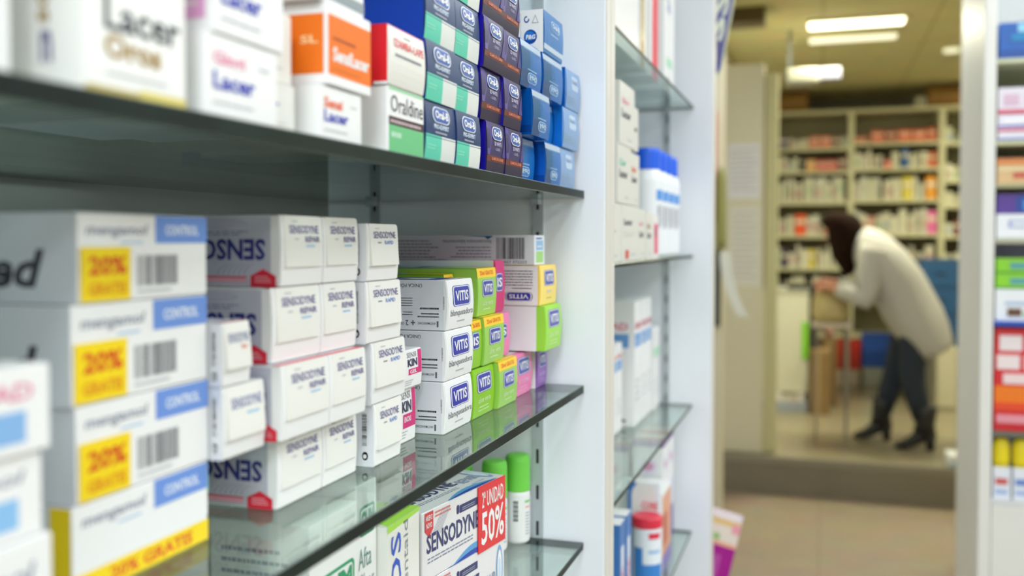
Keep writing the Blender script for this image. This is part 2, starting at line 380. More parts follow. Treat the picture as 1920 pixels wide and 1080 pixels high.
def d_control(band):
    def d(W, H, L):
        s = Sheet(W, H, L); s.body(WHITE); sk = mat('#6f95dc', .4)
        s.r('S', 0, 0, 1, 1, mat('#dfe3ea', .38))
        s.t('S', 'ed', .745, .17, .909, .60, mat('#404048', .5), 0, .03, 2, .25)
        s.r('F', .56, .66, 1, .99, sk); s.t('F', 'CONTROL', .64, .76, .92, .88, mat('#e8f0fb', .4), 0, .03)
        s.t('F', 'mengamol', .06, .72, .50, .88, mat('#9a9eae', .4), 0, .02, 2, .2); s.lines('F', .3, .66, .5, .69, 1, mat('#9ec4e8', .4), .8)
        if band:
            s.r('F', 0, .0, 1, .26, YEL, 2); s.r('S', .94, .0, 1, 1, YEL, 2); s.t('F', '20% GRATIS', .24, .05, .86, .20, mat('#e0601c', .4), 0, .03, 3); return s, []
        s.bar('F', .42, .16, .74, .52, mat('#6c6e74', .5)); s.lines('F', .42, .08, .74, .13, 1, LGREY, .6)
        def mk(o):
            q = Sheet(.34*s.W, .60*s.H, .001)
            V = [(.0001, -.17*s.W, 0), (.0001, .17*s.W, 0), (.0004, .17*s.W, .6*s.H), (.0004, -.17*s.W, .6*s.H)]
            q.add(V+[(v[0]+.0003, v[1], v[2]) for v in V], [(4, 5, 6, 7), (0, 3, 2, 1), (0, 1, 5, 4), (1, 2, 6, 5), (2, 3, 7, 6), (3, 0, 4, 7)], YEL)
            q.P = lambda f, u, v, l: (.0004+.0003*v+l*LY, (u-.5)*.34*s.W, v*.6*s.H)
            q.t('F', '20%', .14, .48, .9, .84, mat('#dc5a18', .4), 0, .03); q.t('F', 'GRATIS', .14, .12, .9, .34, mat('#e8901c', .4), 0, .02)
            k = q.build('promotion_sticker', o, (.0002, -.31*s.W, .02*s.H)); k['label'] = 'yellow promotional price sticker'
        return s, [mk]
    return d
def d_farleft(c1, c2):
    def d(W, H, L):
        s = Sheet(W, H, L); s.body(WHITE); s.r('F', 0, .14, .86, .50, mat(c2, .4))
        if c1: s.t('F', 'LACAD', .4, .62, .9, .82, mat(c1, .4), 0, .02)
        else: s.t('F', 'engamol', .3, .62, .9, .82, mat('#9a9eae', .4), 0, .02, 2, .2)
        s.lines('F', .1, .25, .75, .38, 1, mat('#d4e4f4', .4), .8, l=2)
        return s, []
    return d
def d_greengrey(W, H, L):
    s = Sheet(W, H, L); s.body(WHITE); s.r('F', 0, .35, 1, .62, mat('#a4dcc0', .4)); s.lines('F', .3, .78, .95, .9, 1, mat('#7a6a90', .4), .8); s.r('F', 0, .70, 1, .74, mat('#b4e0c8', .4)); return s, []
def d_kin(low):
    def d(W, H, L):
        s = Sheet(W, H, L, .0008); s.body(WHITE)
        s.r('F', .80, .34, .97, .96, MAG); s.r('F', .36, .34, .97, .50, MAG) if not low else s.r('F', .36, .26, .97, .52, MAG)
        s.t('F', 'SENSI', .30, .80, .72, .93, GREYT); s.t('F', 'KIN', .32, .56, .76, .76, mat('#2e2c50', .4), 0, .04)
        s.t('F', 'GEL' if not low else 'ENCIAS', .42, .37, .74, .47, WHITE, 0, .02); s.lines('F', .2, .08, .6, .24, 3, LGREY, .4)
        return s, []
    return d
def d_blanq(W, H, L):
    s = Sheet(W, H, L, .0018); s.body(mat('#eff0f0', .35, coat=.15)); k = mat('#5c5f66', .5)
    s.r('S', 0, .01, .99, .99, mat('#dfe2e9', .36)); s.r('T', .1, .06, .9, .96, BLUE); s.r('T', .25, .12, .6, .9, WHITE, 2); s.t('T', 'VITIS', .3, .2, .55, .85, BLUE, 90, .03, 3)
    D = lambda d: 1-d/L
    s.t('S', 'ÚNICA FÓRMULA', D(.0475), .84, D(.0187), .93, k, 180, .012)
    s.lines('S', D(.0235), .42, D(.0056), .50, 1, LGREY, .45, True); s.lines('S', D(.0225), .26, D(.0056), .38, 2, LGREY, .45, True)
    s.lines('S', D(.036), .48, D(.0265), .68, 4, LGREY, .35, True); s.lines('S', D(.036), .30, D(.0265), .40, 2, LGREY, .35, True)
    s.t('S', '1', D(.0072), .07, D(.0058), .19, k, 180, .03); s.t('S', 'ANTIMANCHAS', D(.0222), .115, D(.0080), .165, k, 180, .01)
    s.t('S', '+', D(.0278), .10, D(.0244), .20, k, 180, .03); s.t('S', '2', D(.0320), .09, D(.0298), .20, k, 180, .02); s.lines('S', D(.0365), .11, D(.0328), .17, 2, k, .4)
    s.bar('S', D(.0022), .42, D(.0010), .68, LGREY, 1, False)
    badge(s, 'F', .18, .46, .86, .88); s.t('F', 'blanqueadora', .10, .235, .96, .40, mat('#63666c', .5)); s.lines('F', .36, .14, .72, .18, 1, LGREY, .7)
    return s, []
GWB = mat('#9ede44', .4)
def d_vitis(base, word, gratis=False, cut=False, sidecol=None, wc=None):
    def d(W, H, L):
        s = Sheet(W, H, L, .0015); s.body(base)
        if sidecol: s.r('S', 0, 0, .995 if base != GWB else .958, 1, sidecol)
        wm = wc or mat('#e4f2c4', .4)
        if gratis: s.r('F', 0, .80, 1, 1, mat('#f9cf2c', .4)); s.r('T', 0, 0, 1, .24 if cut else .03, mat('#f9cf2c', .4), 2); s.t('F', '25ml GRATIS', .14, .855, .84, .945, mat('#ea5a1c', .4), 0, .02)
        s.r('T', 0, .04, 1, .5, WHITE if not gratis else base); s.r('T', 0, .24, 1, 1, mat('#a9c6de', .4) if base != MAG else mat('#d8d4dc', .4), 2); s.r('T', .1, .3, .9, .34, NAVY, 3)
        if cut: badge(s, 'F', -.0, .40, .72, .76, 'IS')
        elif gratis: badge(s, 'F', .22, .40, .82, .75)
        else: badge(s, 'F', .16, .50, .86, .90)
        if not cut:
            if gratis: s.t('F', word, .26, .22, .80, .33, wm); s.lines('F', .32, .13, .74, .16, 1, wm, .6)
            else: s.t('F', word, .22, .29, .80, .41, wm); s.lines('F', .28, .19, .72, .22, 1, wm, .6); s.lines('F', .24, .12, .78, .145, 1, wm, .6)
        return s, []
    return d
def d_yellow(W, H, L):
    s = Sheet(W, H, L, .001); s.body(mat('#fbdc6a', .4)); s.r('S', 0, .01, .99, .99, mat('#f2f0f2', .36)); badge(s, 'S', .825, .12, .965, .34, 'VITIS', 180)
    s.lines('S', .70, .50, .965, .92, 6, mat('#a8aab2', .5), .35, True); s.lines('S', .86, .42, .965, .455, 1, mat('#b6c48c', .5), .8)
    badge(s, 'F', .22, .48, .84, .88); s.t('F', 'junior', .36, .26, .72, .40, mat('#e8e2d0', .4), 0, .02); s.lines('F', .36, .16, .74, .2, 1, mat('#b09a50', .4), .5)
    return s, []
def d_barcode(W, H, L):
    s = Sheet(W, H, L); s.body(mat('#e9ebee', .36)); s.bar('S', .825, .20, .955, .92, mat('#3c3f44', .5)); s.t('S', '8 424657 572252', .81, .06, .965, .15, mat('#3c3f44', .5))
    s.lines('S', .60, .14, .80, .68, 5, mat('#8d949c', .5), .35, True); s.lines('S', .3, .12, .55, .9, 7, mat('#8d949c', .5), .35); s.t('S', 'biocosmetics laboratories', .57, .72, .80, .84, mat('#707880', .5), 180, .0)
    s.poly('S', [(.66, .98), (.81, .98), (.785, .86), (.77, .94)], mat('#2c6a94', .4), 2)
    s.r('F', .15, .5, .85, .82, mat('#8fbbe2', .4)); s.r('F', .15, .08, .85, .46, mat('#9ed478', .4)); s.lines('F', .15, .86, .85, .94, 1, mat('#6d8fd0', .4), .8); s.lines('F', .25, .6, .75, .66, 1, WHITE, .8, l=2)
    return s, []
# lower shelf
def d_gum(kind):
    def d(W, H, L):
        s = Sheet(W, H, L); s.body(WHITE); g = mat('#1f9a68', .4)
        if kind == 0:
            s.rr('F', .10, .60, .92, .76, g, .004); s.rr('F', .14, .615, .88, .745, WHITE, .003, 2); s.t('F', 'GUM', .17, .63, .86, .735, g, 0, .06, 3); s.t('F', 'Afta', .34, .48, .84, .56, mat('#6f8f8c', .4), 0, .01)
            s.lines('S', .12, .2, .86, .92, 15, mat('#98a0a8', .5), .35)
        else:
            s.rr('F', .16, .77, .9, .90, g, .003); s.rr('F', .20, .782, .86, .888, WHITE, .003, 2); s.t('F', 'GUM', .22, .79, .84, .88, g, 0, .05, 3)
            s.t('F', 'Afta', .10, .63, .72, .72, mat('#5f8f8c', .4)); s.t('F', 'Clear', .10, .52, .86, .61, mat('#a8b0b4', .4)); s.r('F', .08, .49, .96, .493, GREYT, 2)
        return s, []
    return d
def d_os(W, H, L):
    s = Sheet(W, H, L); s.body(CREAM); gr = mat('#a8dc4c', .4); s.r('T', .0, .0, 1, 1, WHITE); s.poly('T', [(0, 0), (1, 0), (1, .9), (.7, .95), (.3, .5)], gr, 2); s.rr('T', .55, .5, .9, .8, mat('#c8ecc8', .4), .01, 3, True)
    s.poly('F', [(0, .955), (1, .975), (1, 1), (0, 1)], gr, 2)
    s.t('F', 'ROS', .10, .38, .40, .93, mat('#2956c8', .4), 90, .012); s.t('F', 'dentaid', .48, .50, .62, .97, mat('#8d9098', .4), 90); s.t('F', 'comprimidos', .6, .34, .96, .46, mat('#9cc83c', .4), 0, 0, 2, .5)
    return s, []
def d_duo(W, H, L):
    """wide carton with its long side outward"""
    s = Sheet(W, H, L); s.body(mat('#eceaec', .3, .1, coat=.12)); nv = mat('#3d4070', .4); bl = mat('#2c4aa8', .35); cy = mat('#5ea2d8', .35)
    for f, a in (('F', 0), ('T', 1)):
        s.t(f, 'SENSODYNE', .05, .38, .66, .66, nv, 0, .02, 3); s.lines(f, .06, .24, .66, .34, 2, mat('#8a8ca0', .4), .4, l=2)
        s.t(f, 'REPAIR', .68, .30, .88, .52, mat('#8a98b4', .4), 0, .01, 3)
        s.lines(f, .70, .16, .86, .24, 1, mat('#b4c4d8', .4), .5, l=2)
        s.rr(f, .885, .12, .975, .90, mat('#7fa8d4', .35), .01, 2, True); s.rr(f, .90, .2, .96, .82, WHITE, .01, 3, True); s.rr(f, .915, .3, .945, .7, mat('#c4dcf0', .4), .01, 4, True)
        s.r(f, .42, .74, .64, .86, nv, 2); s.lines(f, .45, .77, .63, .83, 2, LGREY, .4, l=3); s.rr(f, .385, .74, .415, .88, nv, .002, 2)
        n = 12; up = []; lo = []
        for k in range(n+1):
            u = .36+.5*k/n if a == 0 else .3+.6*k/n; q = math.sin(PI*k/n)
            up.append((u, .02+.16*k/n*0+.15*q)); lo.append((u, .0+.0*q))
        s.poly(f, up+lo[::-1], cy, 2); s.poly(f, [(p[0], p[1]*.45) for p in up]+lo[::-1], bl, 3)
        for k in range(6):
            A = .10+.018*k; pts = [(A+.12*math.sin(t*PI/10), .62+.30*t/10 if False else .60+.33*math.sin(t*PI/10)) for t in range(0, 11)]
            s.poly(f, [(p[0], p[1]) for p in pts[:6]]+[(p[0]+.003, p[1]-.004) for p in pts[:6][::-1]], mat('#a0a0b4', .4), 2)
    s.poly('F', [(.03, .72), (.03, .98), (.12, .98), (.12, .72), (.075, .62)], mat('#d8434c', .4), 3); s.t('F', 'NUEVO', .04, .86, .11, .94, WHITE, 0, .02, 4); s.t('F', 'NOVO', .045, .75, .105, .83, WHITE, 0, .02, 4)
    s.lines('F', .14, .86, .34, .97, 2, mat('#e07a70', .4), .5)
    s.r('S', .2, .3, .5, .7, mat('#e4e6ea', .4))
    return s, []

_cm = {}; _keep = []
def carton(name, design, X, Y0, Y1, z0, z1, L, label, group=None, cat='box', rotz=0, key=None, dx=0):
    W, H = Y1-Y0, z1-z0
    W = round(W-.0004, 4); H = round(H-.0002, 4)
    _keep.append(design); k = (key or id(design), W, H, L)
    if k not in _cm:
        s, kids = design(W, H, L); _cm[k] = (s.mesh(name), s, kids)
    me, s, kids = _cm[k]
    o = link(name, me, None, (X+dx, (Y0+Y1)/2, z0+.0001), rotz); tag(o, label, cat, group)
    for fn in kids: fn(o)
    return o

# ------------------------------------------------------------------ room shell
def slab(name, x0, x1, y0, y1, z0, z1, m):
    b = MB(); b.box(x0, x1, y0, y1, z0, z1, m); return struct(b.build(name))
FLOOR = tile_mat('shop_floor_tiles', '#a5947e', '#8d7e69', .60, .003, .45)
FLOOR2 = tile_mat('back_floor', '#9a9076', '#8a8068', .60, .003, .28)
RISER = mat('#7d7666', .5, var=.08, scale=4)
WALLM = mat('#d6ccb0', .7, var=.03, scale=2); CEILM = tile_mat('ceiling_tiles', '#d6cc94', '#b8ae78', .60, .008, .8)
SHOPW = mat('#dcdcd8', .7, var=.02, scale=2)
slab('floor', -.62, 3.2, -3, 5.25, -.1, 0, FLOOR)
slab('floor_raised', -.62, 3.2, 5.25, 9.2, -.1, .2, FLOOR2)
b = MB(); b.box(-.62, 3.2, 5.235, 5.27, .165, .203, mat('#8d8777', .4)); b.box(-.62, 3.2, 5.240, 5.25, 0, .165, RISER); struct(b.build('trim_1'))
slab('ceiling', -.62, 3.2, -3, 9.2, 2.6, 2.7, CEILM)
slab('wall_left', -.72, -.62, -3, 9.2, 0, 2.6, SHOPW)
slab('wall_right', 3.2, 3.3, -3, 9.2, 0, 2.6, SHOPW)
slab('wall_front', -.72, 3.3, -3.1, -3, 0, 2.6, SHOPW)
slab('wall_back', -.62, 3.2, 9.0, 9.1, .2, 2.6, mat('#8f8a78', .7, var=.05, scale=2))
# doorway between shop and back room
slab('wall_doorway_left', -.62, -.407, 4.2, 4.32, 0, 2.6, WALLM)
slab('wall_doorway_right', .538, 3.2, 4.2, 4.32, 0, 2.6, WALLM)

# lamps of the shop ceiling (unseen; placed for their light, last one added for the step floor)
def ceiling_panel(x, y, f, label):
    t = empty('ceiling_light', (x, y, 2.6))
    tag(t, label, 'lamp', 'flush ceiling lights over the shop')
    b = MB(); b.box(-.31, .31, -.62, .62, -.03, 0, mat('#e8e8e8', .4)); b.build('lamp_housing', t)
    b = MB(); b.box(-.28, .28, -.59, .59, -.034, -.0301, mat('#f4f8ff', .5, emit=1.2)); b.build('diffuser', t)
    area('shop_lamp_light', (x, y, 2.56), .56, 1.18, SHOP_W*f, COOL)
for x, y, f in SHOP_LAMPS: ceiling_panel(x, y, f, 'square white ceiling light panel over the shop aisle')
# slim luminaires in the back room, first pair in view, last pair unseen
def tube_light(x0, x1, y, wdt, e, label, power):
    t = empty('ceiling_light', ((x0+x1)/2, y, 2.6)); h = (x1-x0)/2; tag(t, label, 'lamp')
    b = MB(); b.box(-h, h, -wdt, wdt, -.02, 0, mat('#d8d4b0', .4)); b.build('lamp_housing', t)
    b = MB(); b.box(-h+.01, h-.01, -wdt+.012, wdt-.012, -.03, -.0201, mat('#fffbe0', .5, emit=e), .004); b.build('diffuser', t)
    area('back_lamp_light', ((x0+x1)/2, y, 2.56), (x1-x0)-.04, wdt*1.4, power, WARM)
tube_light(-.09, .44, 5.81, .085, 4.5, 'bright long ceiling light, the nearer of the pair in the back room', BACK_W*1.3)
tube_light(-.09, .43, 6.24, .07, 1.0, 'dimmer long ceiling light behind the bright one', BACK_W*.6)
for (x, y, l) in ((1.8, 6.0, 'long ceiling light over the right part of the back room'), (1.8, 7.9, 'long ceiling light near the rear wall of the back room')):
    tube_light(x-.27, x+.27, y, .085, 2.5, l, BACK_W)

# ------------------------------------------------------------------ wall shelving units (left)
def rail(root, x, y, z0, z1, side):
    t = MB(); t.box(x-.0055, x+.0055, y-.003, y, z0, z1, RAILM)
    z = z0+.02
    while z < z1-.02:
        t.box(x-.0013, x+.0013, y-.0034, y-.0029, z, z+.014, SLOT); z += .036
    r = t.build('slotted_rail', root); return r
def unit(name, ya, yb, label, front, side_t=.020, zt=2.25, near=-.2):
    t = empty(name, (0, 0, 0)); tag(t, label, 'shelving', 'white wall shelving of the shop')
    for y in (ya, yb-side_t):
        m = MB(); st = .020 if y == ya else side_t; m.box(-.52, near if y == ya else front, y, y+st, 0, zt, LAM, .0012); sp = m.build('side_panel', t); fx = near if y == ya else front; m = MB(); m.box(fx+.0001, fx+.0012, y+.0012, y+st-.0012, 0, zt, mat('#dad6cc', .5)); m.build('edge_band', sp)
    m = MB(); m.box(-.52, -.50, ya+.020, yb-side_t, 0, zt, mat('#9da19c', .5)); m.build('back_panel', t)
    m = MB(); m.box(-.4999, near-.005, ya+.020, yb-side_t, zt-.02, zt, LAM); m.build('top_panel', t)
    m = MB(); m.box(-.4999, near-.02, ya+.020, yb-side_t, 0, .08, LAM); m.build('plinth', t)
    yi = yb-side_t
    for x in (-.4443, -.267): rail(t, x, yi, .1, zt-.1, 0)
    return t
unit('shelving_unit', .075, .9345, 'white shelving bay nearest the camera, stacked with dental boxes', -.2)
unit('shelving_unit', .9355, 1.785, 'white shelving bay beyond the upright, next to the doorway', -.1865, .040)
def glass_shelf(ya, yb, zt, th, label):
    b = MB(); x0, x1 = -.495, -.22; z0 = zt-th; V = [(x, y, z) for x in (x0, x1) for y in (ya, yb) for z in (z0, zt)]
    c = .0006
    b.add([(x0, ya, zt), (x1-c, ya, zt), (x1-c, yb, zt), (x0, yb, zt)], [(0, 1, 2, 3)], GLASS)
    b.add([(x0, ya, z0), (x1-c, ya, z0), (x1-c, yb, z0), (x0, yb, z0)], [(3, 2, 1, 0)], GLASS)
    b.add([(x1, ya, z0+c), (x1, yb, z0+c), (x1, yb, zt-c), (x1, ya, zt-c)], [(0, 1, 2, 3)], EDGE)
    pol = mat('#33473f', .3)
    b.add([(x1-c, ya, zt), (x1, ya, zt-c), (x1, yb, zt-c), (x1-c, yb, zt)], [(0, 1, 2, 3)], pol)
    b.add([(x1-c, ya, z0), (x1, ya, z0+c), (x1, yb, z0+c), (x1-c, yb, z0)], [(3, 2, 1, 0)], pol)
    for y in (ya, yb): b.add([(x0, y, z0), (x1, y, z0), (x1, y, zt), (x0, y, zt)], [(0, 1, 2, 3)], EDGE)
    b.add([(x0, ya, z0), (x0, yb, z0), (x0, yb, zt), (x0, ya, zt)], [(0, 1, 2, 3)], EDGE)
    t = b.build('glass_shelf'); tag(t, label, 'shelf')
    for y, sg in ((ya, 1), (yb, -1)):
        for x in (-.4443, -.267):
            m = MB(); m.box(x-.004, x+.004, min(y, y+sg*.012), max(y, y+sg*.012), z0-.005, z0-.0002, RAILM); m.build('shelf_support', t)
    return t
A0, A1 = .0955, .9110
ZU, ZM, ZL = 1.398, 1.208, 1.053
glass_shelf(A0, A1, ZU, .008, 'thick green-edged glass shelf of the near bay, above eye level, holding blue cartons')
glass_shelf(A0, A1, ZM, .008, 'green-edged glass shelf across the middle of the near bay')
glass_shelf(A0, A1, ZL, .007, 'glass shelf at the bottom of the frame under the spray bottles')
glass_shelf(A0, A1, 1.64, .008, 'glass shelf of the near bay above the frame')
B0, B1 = .9560, 1.7415
for z, l in ((1.5895, 'topmost glass shelf in view of the far bay, under the tall red-striped box'), (1.3235, 'glass shelf of the far bay at eye level, under the blue-capped bottles'), (1.0535, 'glass shelf of the far bay under the tall white boxes'), (.823, 'lowest glass shelf in view of the far bay, under the purple and orange boxes')):
    glass_shelf(B0, B1, z, .005, l)

# ------------------------------------------------------------------ cartons: upper shelf of the near bay
Z = ZU
carton('mouthwash_box', d_plain, -.24, .175, .238, Z, Z+.12, .07, 'tall plain white box at the far left end of the upper shelf')
carton('mouthwash_box', d_corega, -.225, .252, .304, Z, Z+.075, .085, 'large white box with gold and dark lettering at the left of the upper shelf')
carton('toothpaste_box', lacer('Gingi', mat('#ee94b4', .4)), -.225, .315, .367, Z, Z+.0325, .12, 'white box with pink and blue lettering, lower of two beside the gold-lettered box')
carton('toothpaste_box', lacer('', None, side=mat('#e7a6d4', .4)), -.2245, .320, .3715, Z+.0328, Z+.068, .12, 'white box with a pink striped side on the pink and blue lettered box')
carton('toothpaste_box', d_r, -.235, .373, .3985, Z, Z+.0235, .12, 'narrow white box with a single blue letter showing, on the glass')
carton('toothpaste_box', d_r, -.237, .373, .3990, Z+.0237, Z+.0565, .12, 'narrow white box on top of the one with a single blue letter')
carton('toothpaste_box', lacer('Sensi', mat('#ee6a3c', .4)), -.225, .403, .447, Z, Z+.0255, .12, 'white box with orange and blue lettering under the orange box')
carton('toothpaste_box', d_orange, -.224, .409, .456, Z+.0262, Z+.0655, .12, 'orange box with white lettering on the upper shelf')
carton('toothpaste_box', d_greystripe, -.226, .404, .452, Z+.0657, Z+.10, .12, 'white box with a grey stripe lying on the orange box')
carton('mouthwash_box', d_oraldine, -.225, .478, .528, Z, Z+.0365, .12, 'white and green box with thin dark lettering under the red-sided box')
carton('medicine_box', d_lape, -.225, .4775, .5275, Z+.0367, Z+.0695, .115, 'cream box with glossy red side and red lettering')
ORD = ['bottom', 'second', 'third', 'top']
RZ = [Z, Z+.0362, Z+.0722, Z+.1080, Z+.1440]
jit = random.Random(3)
for r in range(4):
    g = None
    for c, (ya, yb) in enumerate(((.530, .579), (.5794, .6245))):
        dx = jit.uniform(-.0012, .0012)
        carton('toothpaste_box', d_proexpert, -.2255, ya, yb, RZ[r], RZ[r+1], .17, '%s navy, mint and grey toothpaste box of the %s navy column' % (['Bottom', 'Second lowest', 'Third lowest', 'Topmost'][r], ['left', 'right'][c]), 'navy and mint toothpaste boxes', dx=dx)
    o = .009 if r == 0 else 0
    for c, (ya, yb) in enumerate(((.629+o, .673+o*.6), (.6734+o*.6, .716+o*.6))):
        dx = jit.uniform(-.0012, .0012)
        carton('toothpaste_box', d_white, -.2250, ya, yb, RZ[r], RZ[r+1], .17, '%s dark purple toothpaste box of the %s purple column' % (['Bottom', 'Second lowest', 'Third lowest', 'Topmost'][r], ['left', 'right'][c]), 'dark purple toothpaste boxes', dx=dx)
for z0, z1, lay in ((0, .0362, ((d_cyan, -.234, .728, .783), (d_cyan, -.2255, .789, .838), (d_paleblue, -.2265, .842, .894))),
                    (.0364, .0735, ((d_cyan, -.2215, .737, .788), (d_cyan, -.2345, .7885, .8425), (d_paleblue, -.2245, .845, .902))),
                    (.0737, .1105, ((d_cyan, -.2255, .719, .7755), (d_cyan, -.2250, .780, .8425), (d_paleblue, -.2245, .855, .9085)))):
    rn = {0: 'lowest row', .0364: 'middle row', .0737: 'upper row'}[z0]
    for k, (d, X, ya, yb) in enumerate(lay):
        carton('toothpaste_box', d, X, ya, yb, Z+z0, Z+z1, .16, ('glossy bright blue toothpaste box, %s in the %s' % (['left', 'middle', ''][k], rn)) if d is d_cyan else 'pale blue toothpaste box at the right end of the %s' % rn, 'glossy blue toothpaste boxes')
carton('toothpaste_box', d_pg, -.2250, .784, .846, Z+.1107, Z+.1470, .12, 'box with white side, round blue emblem and blue end, on top of the blue stack')

# ------------------------------------------------------------------ middle shelf
Z = ZM
NM = ['bottom', 'second lowest', 'third lowest', 'topmost']
for k, (z0, z1, c1, c2) in enumerate(((Z, 1.2505, None, '#7db4e4'), (1.2507, 1.2790, None, '#8cc0ec'), (1.2792, 1.3085, '#e890ac', '#86b4e4'))):
    carton('medicine_box', d_farleft(c1, c2), -.25-.002*(k == 1), .185, .2625-.002*(k == 1), z0, z1, .05, 'blurred white box with blue band at the far left edge, %s of three' % ['lowest', 'middle', 'uppermost'][k], 'blue-banded boxes at the left edge', key='fl%d' % k)
for k, (z0, z1) in enumerate(((Z, 1.2452), (1.2454, 1.2843), (1.2845, 1.3243), (1.3245, 1.361))):
    carton('medicine_box', d_control(k == 0), -.277, [.300, .3025, .3005, .3045][k], [.3875, .3885, .388, .3885][k], z0, z1, .17, ['white box with a yellow band along its bottom edge, lowest of the yellow-marked stack', 'white box with yellow sticker and blue tab, just above the yellow-banded box', 'white box with yellow sticker and blue tab, second from the top of its stack', 'white box with yellow sticker and blue tab, topmost under the glass shelf'][k], 'white boxes with yellow stickers', key='ct%d' % k)
carton('toothpaste_box', d_greengrey, -.30, .3892, .4205, Z, 1.2445, .1, 'pale green and white box half hidden behind the yellow-banded box', key='gg')
DS = {k: d_sens(k) for k in ('repair', 'rapid', 'red', 'cy')}
carton('toothpaste_box', DS['cy'], -.2705, .3895, .4262, 1.2447, 1.2795, .12, 'white toothpaste box with open flap, lower of two before the silver-sided boxes')
carton('toothpaste_box', DS['red'], -.2705, .3895, .4135, 1.2797, 1.3105, .12, 'narrow white toothpaste box with red lettering, on top beside the yellow-stickered stack')
for k, (z0, z1, X, cols) in enumerate(((Z, 1.2462, -.271, ((.438, .4855), (.4858, .5285))), (1.2464, 1.2855, -.262, ((.428, .478), (.4783, .5235))), (1.2857, 1.3250, -.270, ((.432, .4825), (.4828, .527))), (1.3252, 1.3632, -.270, ((.441, .4855), (.4858, .5295))))):
    for c, (ya, yb) in enumerate(cols):
        carton('toothpaste_box', DS['repair'], X, ya, yb, z0, z1, .19, 'white toothpaste box with silver side and red badge, %s in its column' % NM[k] if c == 0 else 'white toothpaste box, %s in the column right of the silver-sided ones' % NM[k], 'white flapped toothpaste boxes')
for k, (z0, z1, ya, yb, rz) in enumerate(((Z, 1.2470, .5405, .5805, 0), (1.2472, 1.2858, .537, .588, 0), (1.2860, 1.3242, .5295, .581, 0), (1.3244, 1.3602, .531, .577, 0))):
    carton('toothpaste_box', DS['rapid'], -.265, ya, yb, z0, z1, .19, 'white toothpaste box with blue marks on its side, %s of its single column' % NM[k], 'white toothpaste boxes with blue marked sides', rotz=rz)
carton('gel_box', d_kin(True), -.277, .597, .6325, Z, 1.2465, .12, 'white box with magenta corner, lower of the two behind the white toothpaste column')
carton('gel_box', d_kin(False), -.273, .597, .6345, 1.2467, 1.2735, .12, 'white box with magenta corner and the word GEL, upper of the two')
for k, (z0, z1, ya, yb) in enumerate(((Z, 1.2462, .646, .7025), (1.2464, 1.2832, .648, .7042), (1.2834, 1.3205, .651, .7055))):
    carton('toothpaste_box', d_blanq, -.2605, ya, yb, z0, z1, .17, 'white whitening toothpaste box with blue badge, %s of three' % ['lowest', 'middle', 'uppermost'][k], 'white boxes with blue badges')
G1 = d_vitis(LIME, 'aloe vera'); G2 = d_vitis(mat('#9ace52', .4, coat=.2), 'aloe vera', True); G3 = d_vitis(LIME, '', True, True)
PK = d_vitis(mat('#ec7cb4', .4), 'encias', sidecol=WHITE, wc=mat('#f8c8dc', .4)); PU = d_vitis(mat('#9868bc', .4), 'xtra forte', sidecol=WHITE, wc=mat('#d4bce4', .4))
GW = d_vitis(GWB, 'aloe vera', sidecol=mat('#f0eef0', .36)); PKc = d_vitis(mat('#ec7cb4', .4), '', False, True); MGc = d_vitis(MAG, '', False, True, sidecol=WHITE)
carton('toothpaste_box', G1, -.2605, .7060, .7560, Z, 1.2470, .17, 'lime green toothpaste box with blue badge on the glass, nearest the white ones')
carton('toothpaste_box', G2, -.2570, .7585, .8090, Z, 1.2475, .17, 'lime green toothpaste box with yellow strip, standing on the glass shelf')
carton('toothpaste_box', PK, -.2605, .8130, .8660, Z, 1.2465, .17, 'pink toothpaste box with blue badge on the glass shelf')
carton('toothpaste_box', PU, -.2580, .8760, .9090, Z, 1.2460, .17, 'purple toothpaste box with white side beside the upright panel')
carton('toothpaste_box', G3, -.262, .7065, .7295, 1.2477, 1.2860, .16, 'lime green box with yellow strip, half hidden behind the middle white one')
carton('toothpaste_box', G2, -.260, .7305, .7810, 1.2477, 1.2872, .17, 'lime green toothpaste box with yellow strip, in the second layer')
carton('toothpaste_box', PKc, -.266, .7835, .8160, 1.2477, 1.2860, .17, 'pink box peeking out behind the second-layer green box')
carton('toothpaste_box', GW, -.240, .8420, .8970, 1.2478, 1.2892, .19, 'wide white box with lime green end, sticking out beside the upright')
carton('toothpaste_box', G3, -.285, .7070, .7270, 1.2874, 1.3225, .15, 'lime green box with yellow strip, topmost, seen over the white ones')
carton('toothpaste_box', G2, -.265, .7280, .7750, 1.2874, 1.3270, .17, 'lime green toothpaste box with yellow strip, topmost of the green ones')
carton('toothpaste_box', MGc, -.266, .7765, .8010, 1.2874, 1.3325, .17, 'magenta box behind the topmost green toothpaste box')
carton('toothpaste_box', d_yellow, -.245, .8425, .8980, 1.2894, 1.3265, .19, 'white box with yellow end and upside-down blue badge on its side')
carton('medicine_box', d_barcode, -.250, .8430, .8765, 1.3267, 1.3545, .21, 'long white box with a big barcode, lying on top by the upright')

